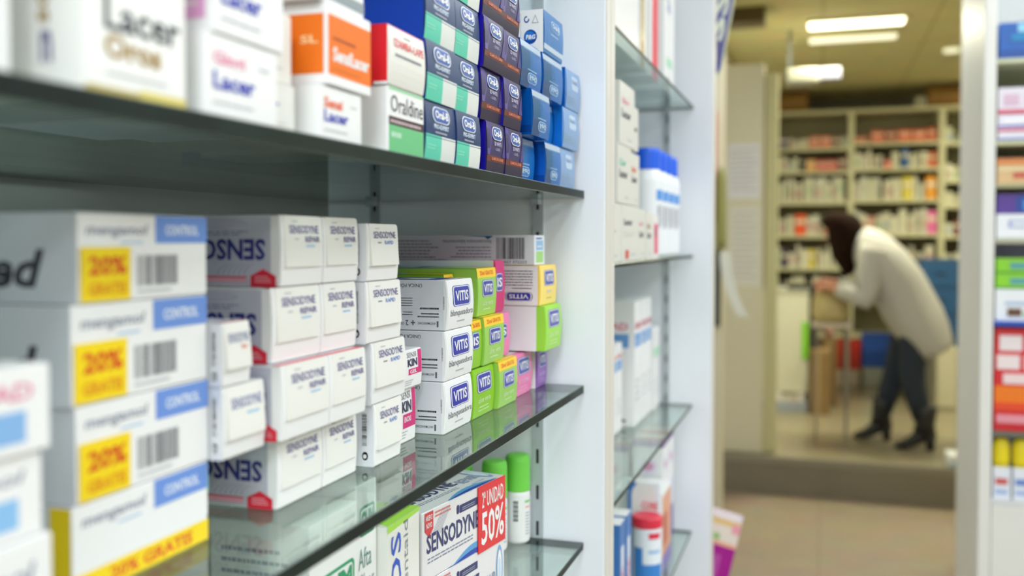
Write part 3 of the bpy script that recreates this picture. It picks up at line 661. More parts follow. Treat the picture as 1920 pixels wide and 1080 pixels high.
# ------------------------------------------------------------------ lower shelf
Z = ZL
carton('gel_box', d_gum(0), -.270, .470, .5285, Z, 1.190, .065, 'tall white box with green logo and text-covered side under the middle glass')
carton('gel_box', d_gum(1), -.272, .5300, .5590, Z, 1.1975, .09, 'tall slim white box with green logo, touching the green-topped box')
carton('tablet_box', d_os, -.265, .5600, .6120, Z, 1.165, .075, 'tall white box with blue vertical letters and a lime green top')
yawd = -math.atan2(.020, .127)
for k, (z0, z1) in enumerate(((Z, Z+.0505), (Z+.0507, Z+.1015))):
    o = carton('toothpaste_box', d_duo, -.2600, .6265, .7555, z0, z1, .048, ['long silvery white toothpaste box under the one with the red discount sticker', 'long silvery white toothpaste box wearing a red discount sticker'][k], rotz=yawd, key='duo')
    if k:
        q = Sheet(.047, .0535, .001); q.body(mat('#e23a3e', .4)); Wd = Sheet.P
        q.t('F', '2ª UNIDAD', .12, .66, .90, .90, WHITE, 0, .01); q.t('F', '50%', .10, .10, .92, .60, WHITE, 0, .018)
        st = q.build('discount_sticker', o, (.0013, .0645-.0235, .0508-.0535)); st['label'] = 'red discount sticker with white lettering'
def spray(x, y, r, h, label):
    t = empty('spray_bottle', (x, y, ZL+.0002)); tag(t, label, 'bottle', 'spray bottles with green caps')
    b = MB(); hb = h*.59
    b.lathe([(r*.8, 0), (r*.97, .002), (r, .004), (r, hb-.003), (r*.95, hb)], mat('#f4f4f4', .3, coat=.12)); b.build('bottle_body', t)
    b = MB(); b.lathe([(r*1.0, hb+.0002), (r*1.02, hb+.001), (r*1.0, h-.006), (r*.95, h-.002), (r*.8, h-.0003), (r*.6, h)], mat('#74d44c', .45, coat=.1)); b.build('cap', t)
    b = MB(); a0, a1 = -1.9, .35
    def cyl(a, z, l): return ((r+.0002+l*LY)*math.cos(a), (r+.0002+l*LY)*math.sin(a), z)
    n = 24
    b.add([cyl(a0+(a1-a0)*i/n, zz, 0) for i in range(n+1) for zz in (.005, hb-.004)], [(2*i, 2*i+2, 2*i+3, 2*i+1) for i in range(n)], WHITE, True)
    def strip(u0, u1, v0, v1, m):
        A = a0+(a1-a0)*u0; B = a0+(a1-a0)*u1; k = 4
        b.add([cyl(A+(B-A)*i/k, .005+(hb-.009)*v, 1) for i in range(k+1) for v in (v0, v1)], [(2*i, 2*i+2, 2*i+3, 2*i+1) for i in range(k)], m)
    for i in range(14): strip(.12, .30, .42+i*.035, .42+i*.035+(.02 if i % 3 else .03), mat('#5c5f64', .5))
    for i in range(8): strip(.58, .8-.02*(i % 3), .1+i*.07, .13+i*.07, LGREY)
    strip(.55, .85, .84, .9, mat('#8fd07c', .4)); strip(.58, .8, .72, .76, mat('#f0a0a0', .4))
    b.build('product_label', t)
spray(-.283, .8965, .0122, .0865, 'green-capped spray bottle next to the slotted rail, nearest the upright')
spray(-.296, .8640, .0122, .0865, 'green-capped spray bottle between its two neighbours')
spray(-.330, .8600, .0122, .0865, 'green-capped spray bottle at the back, mostly hidden')

# ------------------------------------------------------------------ far bay
def simple(W, H, L, draw, base=WHITE): pass
def dz(fn, base=WHITE):
    def d(W, H, L):
        s = Sheet(W, H, L); s.body(base); fn(s); return s, []
    return d
lac = mat('#3f4458', .4)
def two(top, tm, word='Lacer', wm=None, red=False):
    def fn(s):
        s.t('F', word, .12, .44, .72, .58, wm or lac, 0, .03)
        if top: s.t('F', top, .12, .64, .60, .76, tm, 0, .03)
        if red: s.r('F', .2, .04, .4, .2, mat('#d85040', .4))
        s.lines('F', .5, .1, .9, .14, 1, LGREY, .6)
    return dz(fn, mat('#dfded6', .4))
Z = 1.3235
pinkm = mat('#f09ab8', .4); grn = mat('#66cfae', .4); orm = mat('#ee7a50', .4)
carton('toothpaste_box', two('', None, red=True), -.23, 1.020, 1.1435, Z, Z+.070, .10, 'white box with red corner mark at the bottom, nearest of the far bay stack')
carton('toothpaste_box', two('Lacer', lac, 'Lacer', mat('#dfded6', .4), True), -.23, 1.145, 1.262, Z, Z+.070, .10, 'white box with black lettering, second in the bottom row of the far bay')
carton('toothpaste_box', two('Gingi', pinkm, red=False), -.231, 1.263, 1.315, Z, Z+.068, .10, 'narrow white box with pink word in the bottom row of the far bay')
carton('toothpaste_box', two('Oros', LGOLD), -.230, 1.316, 1.372, Z, Z+.066, .10, 'narrow white box with gold word in the bottom row of the far bay')
carton('toothpaste_box', dz(lambda s: (s.r('F', .3, .1, .9, .8, mat('#e8587c', .4)), s.t('F', 'K', .4, .5, .8, .7, lac)), WHITE), -.231, 1.373, 1.428, Z, Z+.063, .10, 'white box with crimson panel beside the blue-capped bottles')
carton('toothpaste_box', two('Clor', grn), -.23, 1.120, 1.205, Z+.0705, Z+.142, .10, 'white box with green word in the middle row of the far bay')
carton('toothpaste_box', two('Sensi', orm), -.231, 1.206, 1.268, Z+.0705, Z+.138, .10, 'white box with orange word in the middle row of the far bay')
carton('toothpaste_box', two('Gingi', pinkm), -.23, 1.132, 1.228, Z+.1422, Z+.218, .10, 'large white box with pink and blue lettering on top of the far bay stack')
carton('toothpaste_box', two('', None), -.232, 1.229, 1.266, Z+.1424, Z+.199, .10, 'narrow white box beside the large pink-lettered one on top of the far bay stack')
def blue_bottle(x, y, k):
    t = empty('mouthwash_bottle', (x, y, Z+.0002)); tag(t, 'white mouthwash bottle with blue cap, %s of the four from the camera' % ['first', 'second', 'third', 'fourth'][k], 'bottle', 'white bottles with blue caps')
    r = .026; wh = mat('#eef1f5', .35, coat=.2)
    b = MB(); b.lathe([(r*.85, 0), (r, .004), (r, .120), (r*.93, .130), (r*.8, .136)], wh); b.build('bottle_body', t)
    b = MB(); b.lathe([(r*.84, .1362), (r*.86, .138), (r*.84, .164), (r*.78, .169), (r*.5, .170)], mat('#0f5fe8', .35, coat=.12)); b.build('cap', t)
    b = MB(); n = 10
    def c(a, z): return ((r+.0003)*math.cos(a), (r+.0003)*math.sin(a), z)
    for a0, a1, z0, z1, m in ((-.75, -.15, .088, .104, mat('#5a9ae0', .4)), (-.7, -.45, .045, .08, LGREY), (-.35, -.2, .05, .08, LGREY)):
        b.add([c(a0+(a1-a0)*i/n, zz) for i in range(n+1) for zz in (z0, z1)], [(2*i, 2*i+2, 2*i+3, 2*i+1) for i in range(n)], m)
    b.build('product_label', t)
for k, y in enumerate((1.500, 1.562, 1.624, 1.686)): blue_bottle(-.262, y, k)
b = MB(); b.box(-.44, -.42, 1.735, 1.74, 1.40, 1.46, mat('#3c3e44', .4), .002); o = b.build('security_tag'); o.location.y = .0015
tag(o, 'dark grey rectangular tag on the side panel above the blue-capped bottles', 'tag')
# tall white boxes
Z = 1.0535
def tall(bl, rd, tv=(.77, .83), bv=(.63, .74)):
    def fn(s):
        for f in ('S', 'F'):
            u0 = .38 if f == 'S' else .1; s.t(f, 'ROMAD', u0, tv[0], .92, tv[1], mat(rd, .4), 0, .03); s.r(f, u0-.05, bv[0], .93, bv[1], mat(bl, .4)); s.lines(f, u0, bv[0]+.03, .85, bv[0]+.06, 1, mat('#a8c8ec', .4), .6, l=2)
        s.rr('S', .72, .03, .9, .06, mat('#22304c', .4), .01, 2, True); s.lines('F', .15, .2, .8, .4, 4, LGREY, .3)
    return dz(fn)
TL = tall('#6a9fd8', '#dc6a84')
for k, (ya, yb) in enumerate(((1.500, 1.562), (1.566, 1.612), (1.616, 1.655))):
    carton('medicine_box', TL, -.280, ya, yb, Z, Z+.199, .13, 'tall white box with blue band and pink lettering, %s of three in the far bay' % ['first', 'second', 'third'][k], 'tall blue-banded boxes of the far bay')
TS = tall('#7aaade', '#ee8a80', (.83, .88), (.69, .81))
for k, (ya, yb) in enumerate(((1.395, 1.438), (1.441, 1.486))):
    carton('medicine_box', TS, -.297, ya, yb, Z, Z+.137, .11, 'shorter white box with blue band, %s of the pair in front of the tall ones' % ['nearer', 'farther'][k], 'shorter blue-banded boxes of the far bay')
GRB = dz(lambda s: (s.r('F', .05, .64, .95, .76, mat('#a8dcb8', .4)), s.lines('F', .2, .2, .8, .4, 3, LGREY, .3)))
for k, (ya, yb) in enumerate(((1.658, 1.688), (1.692, 1.722))):
    carton('medicine_box', GRB, -.276, ya, yb, Z, Z+.142, .10, 'white box with pale green band by the side panel, %s one' % ['nearer', 'farther'][k], 'pale green banded boxes')
# lowest shelf in view
Z = .823
def orp(s):
    for f in ('S', 'F'):
        s.r(f, 0, 0, 1, .55, mat('#d8d8ec', .4)); s.r(f, .0, .0, 1, .3, mat('#6a5aa8', .4), 2); s.r(f, 0, .93, 1, 1, mat('#7a4a98', .4), 2); s.rr(f, .15, .68, .85, .84, mat('#e4e0ee', .4), .01, 2, True); s.rr(f, .3, .72, .7, .8, mat('#d49ab8', .4), .01, 3, True)
    s.r('T', .0, .0, 1, 1, mat('#f2944c', .4)); s.r('T', .3, .0, .8, 1, WHITE, 2)
OP = dz(orp)
for k, (x, ya, yb) in enumerate(((-.250, 1.600, 1.655), (-.250, 1.662, 1.722))):
    carton('tablet_box', OP, x, ya, yb, Z, Z+.192, .05, 'tall white and purple box with orange top, %s of the pair by the side panel' % ['nearer', 'farther'][k], 'purple boxes with orange tops')
carton('tablet_box', OP, -.310, 1.600, 1.655, Z, Z+.180, .05, 'tall white and purple box standing at the back of the lowest shelf')
def orw(s):
    s.r('F', .02, 0, .98, .94, mat('#e7a884', .4)); s.r('F', .1, .3, .6, .7, mat('#c86a4c', .4), 2); s.r('F', .0, .0, .98, .2, mat('#8a7ac0', .4), 2)
carton('tablet_box', dz(orw), -.235, 1.500, 1.592, Z, Z+.128, .08, 'white-topped box with tan and orange end, before the tall purple boxes')
def red_tub(s):
    s.r('S', 0, 0, 1, 1, mat('#eef2f8', .35)); s.r('S', .0, .5, .28, 1, mat('#2f78c8', .35, coat=.2), 2); s.rr('S', .12, .52, .9, 1.0, WHITE, .02, 3)
    s.t('S', 'CORE', .45, .72, .98, .80, mat('#e0304c', .4), 0, .03, 4); s.poly('S', [(0, 0), (.9, 0), (.45, .2), (.25, .5), (0, .5)], mat('#3d86d4', .35), 4); s.lines('S', .35, .15, .9, .45, 6, mat('#c2d4ea', .4), .3, l=5)
    s.r('F', 0, 0, 1, 1, mat('#dfe8f4', .4)); s.r('F', .0, .3, 1, .5, mat('#c83c50', .4), 2)
carton('tablet_box', dz(red_tub), -.238, 1.4815, 1.4985, Z+.0, Z+.148, .048, 'white and blue box with red lettering standing behind the red-lidded tub')
t = empty('tablet_tub', (-.251, 1.455, Z+.0002)); tag(t, 'white and blue tub with a red lid on the lowest shelf', 'tub')
b = MB(); b.lathe([(.020, 0), (.0225, .004), (.0225, .086), (.021, .089)], mat('#e9f0f8', .35, coat=.2), 28); b.build('tub_body', t)
b = MB(); b.lathe([(.0232, .0892), (.0236, .0905), (.0236, .103), (.022, .105)], mat('#e02c48', .35, coat=.2), 28); b.build('lid', t)
b = MB(); n = 12
for (a0, a1, z0, z1, m) in ((-2.4, -.2, .0, .035, mat('#3d86d4', .35)), (-2.4, -1.7, .035, .060, mat('#3d86d4', .35)), (-1.3, -.4, .074, .083, mat('#e0304c', .4)), (-1.3, -.4, .052, .057, mat('#9cc0e8', .4))):
    b.add([((.0228)*math.cos(a0+(a1-a0)*i/n), (.0228)*math.sin(a0+(a1-a0)*i/n), zz) for i in range(n+1) for zz in (z0, z1)], [(2*i, 2*i+2, 2*i+3, 2*i+1) for i in range(n)], m)
b.build('product_label', t)
def core(s):
    for f in ('S', 'F'):
        s.r(f, 0, 0, 1, 1, mat('#3f7cc4', .35)); s.r(f, .25, 0, .75, .8, mat('#e9eff8', .4), 2); s.t(f, 'COREGA', .32, .1, .66, .62, mat('#e0304c', .4), 90, .03, 3)
for k, (ya, yb) in enumerate(((1.215, 1.250), (1.258, 1.293))):
    carton('tablet_box', dz(core), -.245, ya, yb, Z, Z+.158, .055, 'blue and white box with red upright lettering, the %s of two by the red-lidded tub' % ['nearer', 'farther'][k], 'blue boxes with red upright letters', key='core')
# top shelf of the far bay
Z = 1.5895
carton('mouthwash_box', dz(lambda s: s.lines('F', .2, .4, .8, .6, 4, LGREY, .3)), -.240, 1.10, 1.305, Z, Z+.20, .12, 'big plain white box on the top shelf of the far bay')
carton('mouthwash_box', dz(lambda s: (s.r('F', .1, 0, .6, 1, mat('#b89436', .3, .5)), s.r('F', .25, .2, .45, .5, mat('#efe6b8', .3, .3), 2))), -.240, 1.318, 1.375, Z, Z+.19, .10, 'white box with a gold stripe on the top shelf of the far bay')
carton('mouthwash_box', dz(lambda s: s.r('F', .25, 0, .95, 1, mat('#ee0f44', .35, coat=.2))), -.240, 1.40, 1.475, Z, Z+.20, .10, 'white box with a broad crimson stripe on the top shelf of the far bay')
carton('mouthwash_box', dz(lambda s: (s.r('F', .25, .20, .75, .27, mat('#9ed8b4', .4)), s.t('F', 'a', .3, .62, .6, .72, mat('#3a5aa8', .4)), s.lines('F', .3, .1, .6, .13, 1, LGREY, .6))), -.240, 1.53, 1.64, Z, Z+.21, .10, 'tall white box with a small green patch on the top shelf of the far bay')
b = MB(); b.lathe([(.05, 0), (.07, .01), (.07, .03), (.06, .04)], mat('#3c5a8c', .4)); o = b.build('cream_jar', None, (-.36, 1.20, 1.3238)); bpy.data.objects.remove(o)

# ------------------------------------------------------------------ sign and display box beyond the far bay
def rounded(wd, ht, rad, n=6):
    P = []
    for cx, cy, a in ((wd/2-rad, ht/2-rad, 0), (-wd/2+rad, ht/2-rad, PI/2), (-wd/2+rad, -ht/2+rad, PI), (wd/2-rad, -ht/2+rad, 1.5*PI)):
        P += [(cx+rad*math.cos(a+PI/2*i/n), cy+rad*math.sin(a+PI/2*i/n)) for i in range(n+1)]
    return P
t = empty('hanging_sign', (-.200, 1.87, 1.79)); tag(t, 'blue rounded sign with white lettering projecting from the end of the shelving', 'sign')
t.rotation_euler = (0, math.radians(10), math.radians(12))
def plate(P, y0, y1, m):
    b = MB(); k = len(P); V = [(x, y0, z) for x, z in P]+[(x, y1, z) for x, z in P]
    b.add(V, [list(range(k)), [k+i for i in range(k)][::-1]]+[(i, k+i, k+(i+1) % k, (i+1) % k) for i in range(k)], m); return b
P = rounded(.075, .30, .02); plate(P, 0, .004, mat('#c9c9a8', .4)).build('sign_border', t, (0, 0, .02))
b = plate(rounded(.066, .290, .017), -.0012, -.0002, mat('#2b2f92', .35, coat=.2))
s = Sheet(.066, .29, .001); s.P = lambda f, u, v, l: ((u-.5)*.066, -.0013-l*LY, (v-.5)*.29)
s.poly('F', [(0.05, .55), (.5, .2), (.95, .4), (.95, .1), (.5, .02), (.1, .15)], mat('#54508a', .4), 1)
s.t('F', 'OSS', .48, .22, .92, .86, mat('#d6dcc8', .4), -90, .04, 3)
s.v and b.add(s.v, s.f[:1], s.mats[0]); 
for f, mi in zip(s.f[1:], s.m[1:]): b.add([s.v[i] for i in f], [list(range(len(f)))], s.mats[mi])
b.build('sign_face', t, (0, 0, .02))
m = MB(); m.box(-.008, .008, -.084, .0, .16, .166, STEEL); br = m.build('bracket', t)
# dispenser with the purple box
t = empty('display_bin', (-.19, 2.0, 0)); tag(t, 'white floor display bin at the end of the shelving', 'display')
m = MB(); m.box(-.10, .0, -.06, .12, 0, .568, mat('#e4e4e8', .5), .003); m.build('bin_body', t)
m = MB(); m.box(-.098, -.002, -.058, .118, .5682, .580, mat('#4a52b0', .5)); m.build('bin_tray', t)
def purp(s):
    def q(y0, y1, z0, z1, m, l=0): s.box(y0, y1, -.0155-l*LY, -.015, z0, z1, m)
    q(-.046, .046, .0, .075, mat('#4a56b4', .4), 1); q(-.046, .046, .075, .145, mat('#a8008c', .4), 1); q(-.046, .046, .145, .20, mat('#eadcd2', .4), 1)
    q(-.046, .046, .145, .153, mat('#f0b090', .4), 2); q(-.046, .046, .187, .20, mat('#e8c484', .4), 2); q(-.005, .01, .155, .168, mat('#9cc078', .4), 3); q(.03, .046, .175, .195, mat('#eea0b0', .4), 3)
    q(-.02, -.005, .085, .13, mat('#b84aa4', .4), 3); q(.008, .022, .08, .125, mat('#b84aa4', .4), 3); q(-.046, -.03, .16, .18, mat('#ee9ab0', .4), 3)
b = MB(); b.box(-.046, .046, -.015, .045, 0, .20, mat('#8a7a94', .4), .001); purp(b)
o = b.build('snack_box', None, (-.238, 1.99, .591)); o.rotation_euler = (0, math.radians(13), 0); tag(o, 'tilted purple and cream box leaning on the display bin at the shelving end', 'box')

# ------------------------------------------------------------------ partition with papers, back-room door side
b = MB(); b.box(-.615, -.295, 5.30, 5.34, .203, 2.29, mat('#d6d0b6', .6, var=.02, scale=3), .004); o = b.build('notice_partition'); tag(o, 'tall pale partition panel standing on the step, hung with paper notices', 'partition')
b = MB(); b.box(-.290, -.225, 5.32, 5.40, .203, 2.24, mat('#c6c194', .6), .004); o = b.build('door_post'); tag(o, 'pale greenish post standing beside the notice partition', 'post')
def paper(x0, x1, z0, z1, y, label, m, n):
    b = MB(); b.box(x0, x1, y-.0015, y, z0, z1, m)
    for k in range(n):
        z = z1-.04-(z1-z0-.06)*k/max(1, n); b.box(x0+.015, x1-.015-.03*(k % 3 == 1), y-.002, y-.0014, z, z+.006, mat('#b4b4ba', .6))
    o = b.build('paper_notice'); tag(o, label, 'notice')
paper(-.484, -.315, 1.57, 1.867, 5.2995, 'upper white paper notice with printed lines on the pale partition', mat('#dedee0', .6), 9)
paper(-.470, -.310, 1.10, 1.53, 5.2995, 'larger lower paper notice on the pale partition', mat('#dcdace', .6), 12)
b = MB(); b.box(-.462, -.434, 4.180, 4.1995, 1.42, 1.90, mat('#d04a30', .5), .003); o = b.build('wall_sign'); tag(o, 'narrow red upright sign strip on the left door jamb', 'sign')
b = MB(); b.loft([[(-.408+q*math.cos(a*PI/6), 4.175+.02*math.sin(a*PI/6), z) for a in range(12)] for z, q in ((1.31, .018), (1.36, .021), (1.6, .019), (1.66, .008))], mat('#8f8c4a', .7)); o = b.build('hanging_cloth'); tag(o, 'olive green cloth hanging on the door jamb beside the red strip', 'cloth')
b = MB()
V = []
for k in range(9):
    z = 1.30-.034*k; x = -.412+.0012*k*k; V += [(x, 4.166-.003*k, z), (x+.045, 4.166-.003*k, z)]
b.add(V, [(2*k, 2*k+1, 2*k+3, 2*k+2) for k in range(8)], mat('#d5d4c4', .6), True); b.add([(v[0], v[1]+.001, v[2]) for v in V], [(2*k+1, 2*k, 2*k+2, 2*k+3) for k in range(8)], mat('#d5d4c4', .6), True)
o = b.build('curled_paper'); tag(o, 'curling strip of white paper hanging low from the left door jamb', 'paper')
b = MB(); b.box(-.436, -.410, 4.180, 4.1995, .98, 1.305, mat('#4c5048', .6), .003); o = b.build('clipboard'); tag(o, 'dark clipboard behind the curling paper strip', 'clipboard')
b = MB(); b.box(-.50, -.30, 5.32, 5.5, 2.44, 2.52, mat('#5a4a24', .6), .003); o = b.build('ceiling_trunking'); o.location.z = .08; tag(o, 'dark brown box section under the ceiling above the partition', 'trunking')
b = MB(); b.box(-.21, -.02, 5.9, 6.05, 2.27, 2.36, mat('#8d8c80', .5), .02); b.box(-.02, .1, 5.93, 6.03, 2.29, 2.36, mat('#6f7080', .5), .01)
o = b.build('emergency_light'); tag(o, 'small whitish wall unit high up over the post', 'light')
m = MB(); m.box(-.2, -.18, 5.97, 5.98, 2.38, 2.5995, STEEL); m.build('hanger', o)
b = MB(); b.lathe([(.05, -.02), (.05, 0)], mat('#f0f0d0', .5, emit=.8), 20); o = b.build('spot_light', None, (.80, 6.9, 2.6)); tag(o, 'small round ceiling spot at the right side of the back room', 'lamp')

# ------------------------------------------------------------------ back rack
RM = mat('#d0cca8', .5); RB = mat('#8f896c', .7)
t = empty('storage_rack', (0, 8.3, .2)); tag(t, 'tall pale storage rack along the rear wall, filled with medicine boxes', 'rack')
UX = [-.41, .225, .905, 1.55]
for x in UX:
    m = MB(); m.box(x-.022, x+.022, 0, .36, 0, 2.21, RM, .002); m.build('upright', t)
m = MB(); m.box(UX[0]+.022, UX[-1]-.022, .34, .36, 0, 2.21, RB); m.build('back_panel', t)
LEV = {0: [2.385, 2.085, 1.895, 1.640, 1.365, 1.095, .83, .55], 1: [2.385, 2.115, 1.905, 1.650, 1.375, 1.100, .83, .55], 2: [2.385, 2.10, 1.80, 1.60, 1.36, 1.10, .83, .55]}
for bay in range(3):
    for z in LEV[bay]:
        m = MB(); m.box(UX[bay]+.0225, UX[bay+1]-.0225, .0, .339, z-.2, z-.2+.026, RM, .002); m.build('shelf_board', t)
m = MB(); m.box(UX[0]+.022, UX[-1]-.022, .002, .01, 2.19, 2.208, RM); m.build('top_rail', t)
WHS = ['#dcd8c0', '#d6d2ba', '#e2dec8', '#cfccb2', '#d8cfc0', '#cfd0c0']
def rack_row(bay, lev, spec, label_plain, group, h0=.10, h1=.19):
    z = LEV[bay][lev]+.0262; x = UX[bay]+.03; rnd = random.Random(bay*17+lev*5+1)
    top = (LEV[bay][lev-1]-z-.012) if lev else .2
    sp = dict(spec)   # position fraction -> (hex, width, height, label)
    marks = sorted(sp.items())
    end = UX[bay+1]-.03; span = end-x; x0 = x
    while x < end-.03:
        f = (x-x0)/span; hit = None
        if marks and f >= marks[0][0]-.03: hit = marks.pop(0)[1]
        if hit: hx, wd, hh, lb = hit
        else: hx, wd, hh, lb = rnd.choice(WHS), rnd.uniform(.028, .06), rnd.uniform(h0, h1), None
        hh = min(hh, top); wd = min(wd, end-x); dp = rnd.uniform(.1, .2)
        y0 = 8.305+rnd.uniform(0, .04); b = MB(); b.box(0, wd-.003, 0, dp, 0, hh, mat(hx, .5), .0015)
        if not hit and rnd.random() < .7:
            c2 = rnd.choice(['#c8a8a0', '#a8b4bc', '#c9c8b0', '#b8c8a8', '#d0b8a0']); b.box(.003, wd-.006, -.0006, 0, hh*rnd.uniform(.1, .4), hh*rnd.uniform(.5, .8), mat(c2, .5))
        elif hit: b.box(.004, wd-.007, -.0006, 0, hh*.55, hh*.75, mat('#e4d8c0', .5))
        o = b.build('medicine_box', None, (x, y0, z+.0002)); tag(o, lb or label_plain, 'box', group if not lb else group)
        x += wd+rnd.uniform(.0, .012)*(2 if rnd.random() < .15 else 1)
LP = lambda s, b: ('small pale carton among many on the %s shelf of the rear rack, %s bay' % (s, b))
OR = '#dc5a2c'
rack_row(0, 1, [(0, ('#5c5478', .11, .10, 'dark purple carton at the left end of the rear rack top shelf')), (.42, ('#e27a5c', .09, .09, 'salmon carton, left one on the rear rack top shelf')), (.58, ('#dd6e4e', .08, .09, 'salmon carton, right one on the rear rack top shelf')), (.75, ('#8c6a58', .07, .09, 'brown carton on the rear rack top shelf'))], LP('top', 'left'), 'cartons on the rear rack top left shelf', .06, .10)
rack_row(1, 1, [(0, ('#c8552c', .10, .05, 'low dark orange carton by the middle upright of the rear rack')), (.17, ('#d8562e', .10, .09, 'first orange-red carton of the rear rack row')), (.33, ('#a83c22', .09, .09, 'dark red carton in the orange row of the rear rack')), (.5, (OR, .10, .09, 'orange-red carton right of the dark red one')), (.68, ('#d65c30', .10, .09, 'orange-red carton second from the right of its row')), (.85, ('#e0602e', .10, .10, 'orange-red carton at the right end of its row'))], LP('top', 'middle'), 'cartons on the rear rack top middle shelf', .05, .08)
rack_row(2, 1, [(.1, ('#2c5a40', .09, .03, 'dark green flat carton in the right bay of the rear rack'))], LP('top', 'right'), 'cartons on the rear rack top right shelf', .08, .15)
rack_row(0, 2, [(.3, ('#2c3a3a', .03, .11, 'dark green-grey carton on the second shelf of the rear rack')), (.38, ('#dfa048', .07, .09, 'mustard carton on the second shelf of the rear rack')), (.5, ('#c8281c', .17, .08, 'wide red carton on the second shelf of the rear rack')), (.8, ('#7a4438', .07, .10, 'dark brown carton on the second shelf of the rear rack'))], LP('second', 'left'), 'cartons on the rear rack second left shelf', .08, .13)
rack_row(1, 2, [(.35, ('#e25648', .06, .06, 'small red carton on the second shelf of the middle bay')), (.58, ('#2a62a0', .05, .15, 'blue upright carton on the second shelf of the middle bay')), (.9, ('#e8703c', .07, .12, 'orange carton at the right end of the middle bay second shelf'))], LP('second', 'middle'), 'cartons on the rear rack second middle shelf', .10, .15)
rack_row(2, 2, [], LP('second', 'right'), 'cartons on the rear rack second right shelf', .10, .2)
rack_row(0, 3, [], LP('third', 'left'), 'cartons on the rear rack third left shelf', .14, .2)
rack_row(1, 3, [(.6, ('#dccb50', .08, .18, 'yellow upright carton on the third shelf of the middle bay')), (.84, ('#eda02c', .11, .18, 'amber carton on the third shelf of the middle bay'))], LP('third', 'middle'), 'cartons on the rear rack third middle shelf', .13, .19)
rack_row(2, 3, [], LP('third', 'right'), 'cartons on the rear rack third right shelf', .08, .15)
rack_row(0, 4, [(.30, ('#f0560c', .09, .17, 'vivid orange carton on the fourth shelf of the left bay'))], LP('fourth', 'left'), 'cartons on the rear rack fourth left shelf', .12, .17)
rack_row(1, 4, [(.18, ('#dc9c8c', .06, .14, 'dusty pink carton behind the head of the bending woman')), (.86, ('#ee6fae', .07, .18, 'pink carton on the fourth shelf of the middle bay'))], LP('fourth', 'middle'), 'cartons on the rear rack fourth middle shelf', .14, .2)
rack_row(2, 4, [(.05, ('#7c2a24', .05, .12, 'dark red bottle-shaped carton in the right bay'))], LP('fourth', 'right'), 'cartons on the rear rack fourth right shelf', .08, .15)
rack_row(0, 5, [(.1, ('#4c3c60', .05, .15, 'dark violet carton low in the left bay')), (.5, ('#e2d05c', .06, .15, 'yellow carton low in the left bay'))], LP('fifth', 'left'), 'cartons on the rear rack fifth left shelf', .12, .19)
rack_row(1, 5, [], LP('fifth', 'middle'), 'cartons on the rear rack fifth middle shelf', .12, .19)
rack_row(2, 5, [], LP('fifth', 'right'), 'cartons on the rear rack fifth right shelf', .10, .19)
rack_row(0, 6, [(.1, ('#20305c', .05, .13, 'navy carton on the sixth shelf of the left bay'))], LP('sixth', 'left'), 'cartons on the rear rack sixth left shelf', .12, .19)
rack_row(2, 6, [], LP('sixth', 'right'), 'cartons on the rear rack sixth right shelf', .10, .19)
for x0, x1, z1, c, l in ((-.36, -.115, 2.57, '#8a6428', 'brown cardboard box on top of the rear rack at the left'), (.80, 1.12, 2.57, '#8a6428', 'brown cardboard box on top of the rear rack at the right')):
    b = MB(); b.box(x0, x1, 8.34, 8.58, 2.4112, z1, mat(c, .7, var=.06, scale=6), .004); b.box(x0+.02, x1-.02, 8.338, 8.341, (2.41+z1)/2-.01, (2.41+z1)/2+.01, mat('#a8854c', .5)); o = b.build('cardboard_box'); tag(o, l, 'box')
b = MB(); b.box(.70, .79, 8.34, 8.44, 2.4112, 2.50, mat('#a8a490', .5), .01); o = b.build('plastic_bag'); tag(o, 'whitish bundle on top of the rear rack beside the right cardboard box', 'bag')

# ------------------------------------------------------------------ back-room furniture
t = empty('display_counter', (-.22, 6.73, .2)); tag(t, 'white counter block with lit glass front at the left of the back room', 'counter')
CW = mat('#d6d4c0', .5, var=.02, scale=3)
m = MB(); m.box(-.16, .14, .0, .5, .12, .80, CW, .004); m.build('counter_body', t)
m = MB(); m.box(-.165, .145, -.01, .51, .80, .815, mat('#c8c8b8', .4), .002); m.build('counter_top', t)
m = MB(); m.box(-.16, .14, .0, .5, .0, .07, mat('#a8aebc', .5), .002); m.build('counter_base', t)
m = MB(); m.box(.100, .139, -.008, -.0005, .35, .60, mat('#7fd01c', .5)); m.build('green_panel', t)
for k in range(6):
    b = MB(); b.box(0, .035, 0, .05, 0, .035+.006*(k % 3), mat(['#e8e2d0', '#dccfb8', '#ece8dc'][k % 3], .5), .002); o = b.build('sample_packet', None, (-.375+.047*k, 6.665, .2702)); tag(o, 'tiny cream packet on the ledge at the foot of the white counter', 'packet', 'packets at the counter foot')
b = MB(); b.box(-.38, -.08, 6.655, 6.7195, .2005, .27, mat('#a4aab8', .5), .003); o = b.build('counter_ledge'); tag(o, 'grey ledge block at the foot of the white counter', 'plinth')
t = empty('work_table', (.49, 7.0, .2)); tag(t, 'grey work table in the middle of the back room behind the woman', 'table')
m = MB(); m.box(-.35, .235, 0, .5, .72, .75, mat('#8a8a80', .5), .003); m.build('table_top', t)
for x in (-.33, .19):
    for y in (.02, .46): m = MB(); m.box(x, x+.03, y, y+.03, 0, .7199, mat('#6a6a64', .4, .5)); m.build('leg', t)
def lump(name, c, rx, ry, rz, hx, label, cat, rough=.6, n=14, seed=1):
    rnd = random.Random(seed); b = MB(); rings = []
    for i in range(8):
        th = -PI/2+PI*(i+.35)/7.7; rr = []
        for j in range(n):
            a = 2*PI*j/n; q = 1+.10*math.sin(3*a+seed)+.05*math.cos(5*a+i)
            rr.append((rx*q*math.cos(th)*math.cos(a), ry*q*math.cos(th)*math.sin(a), rz*math.sin(th)))
        rings.append(rr)
    b.loft(rings, mat(hx, rough)); o = b.build(name, None, c); tag(o, label, cat); return o
b = MB(); K = mat('#161a17', .65)
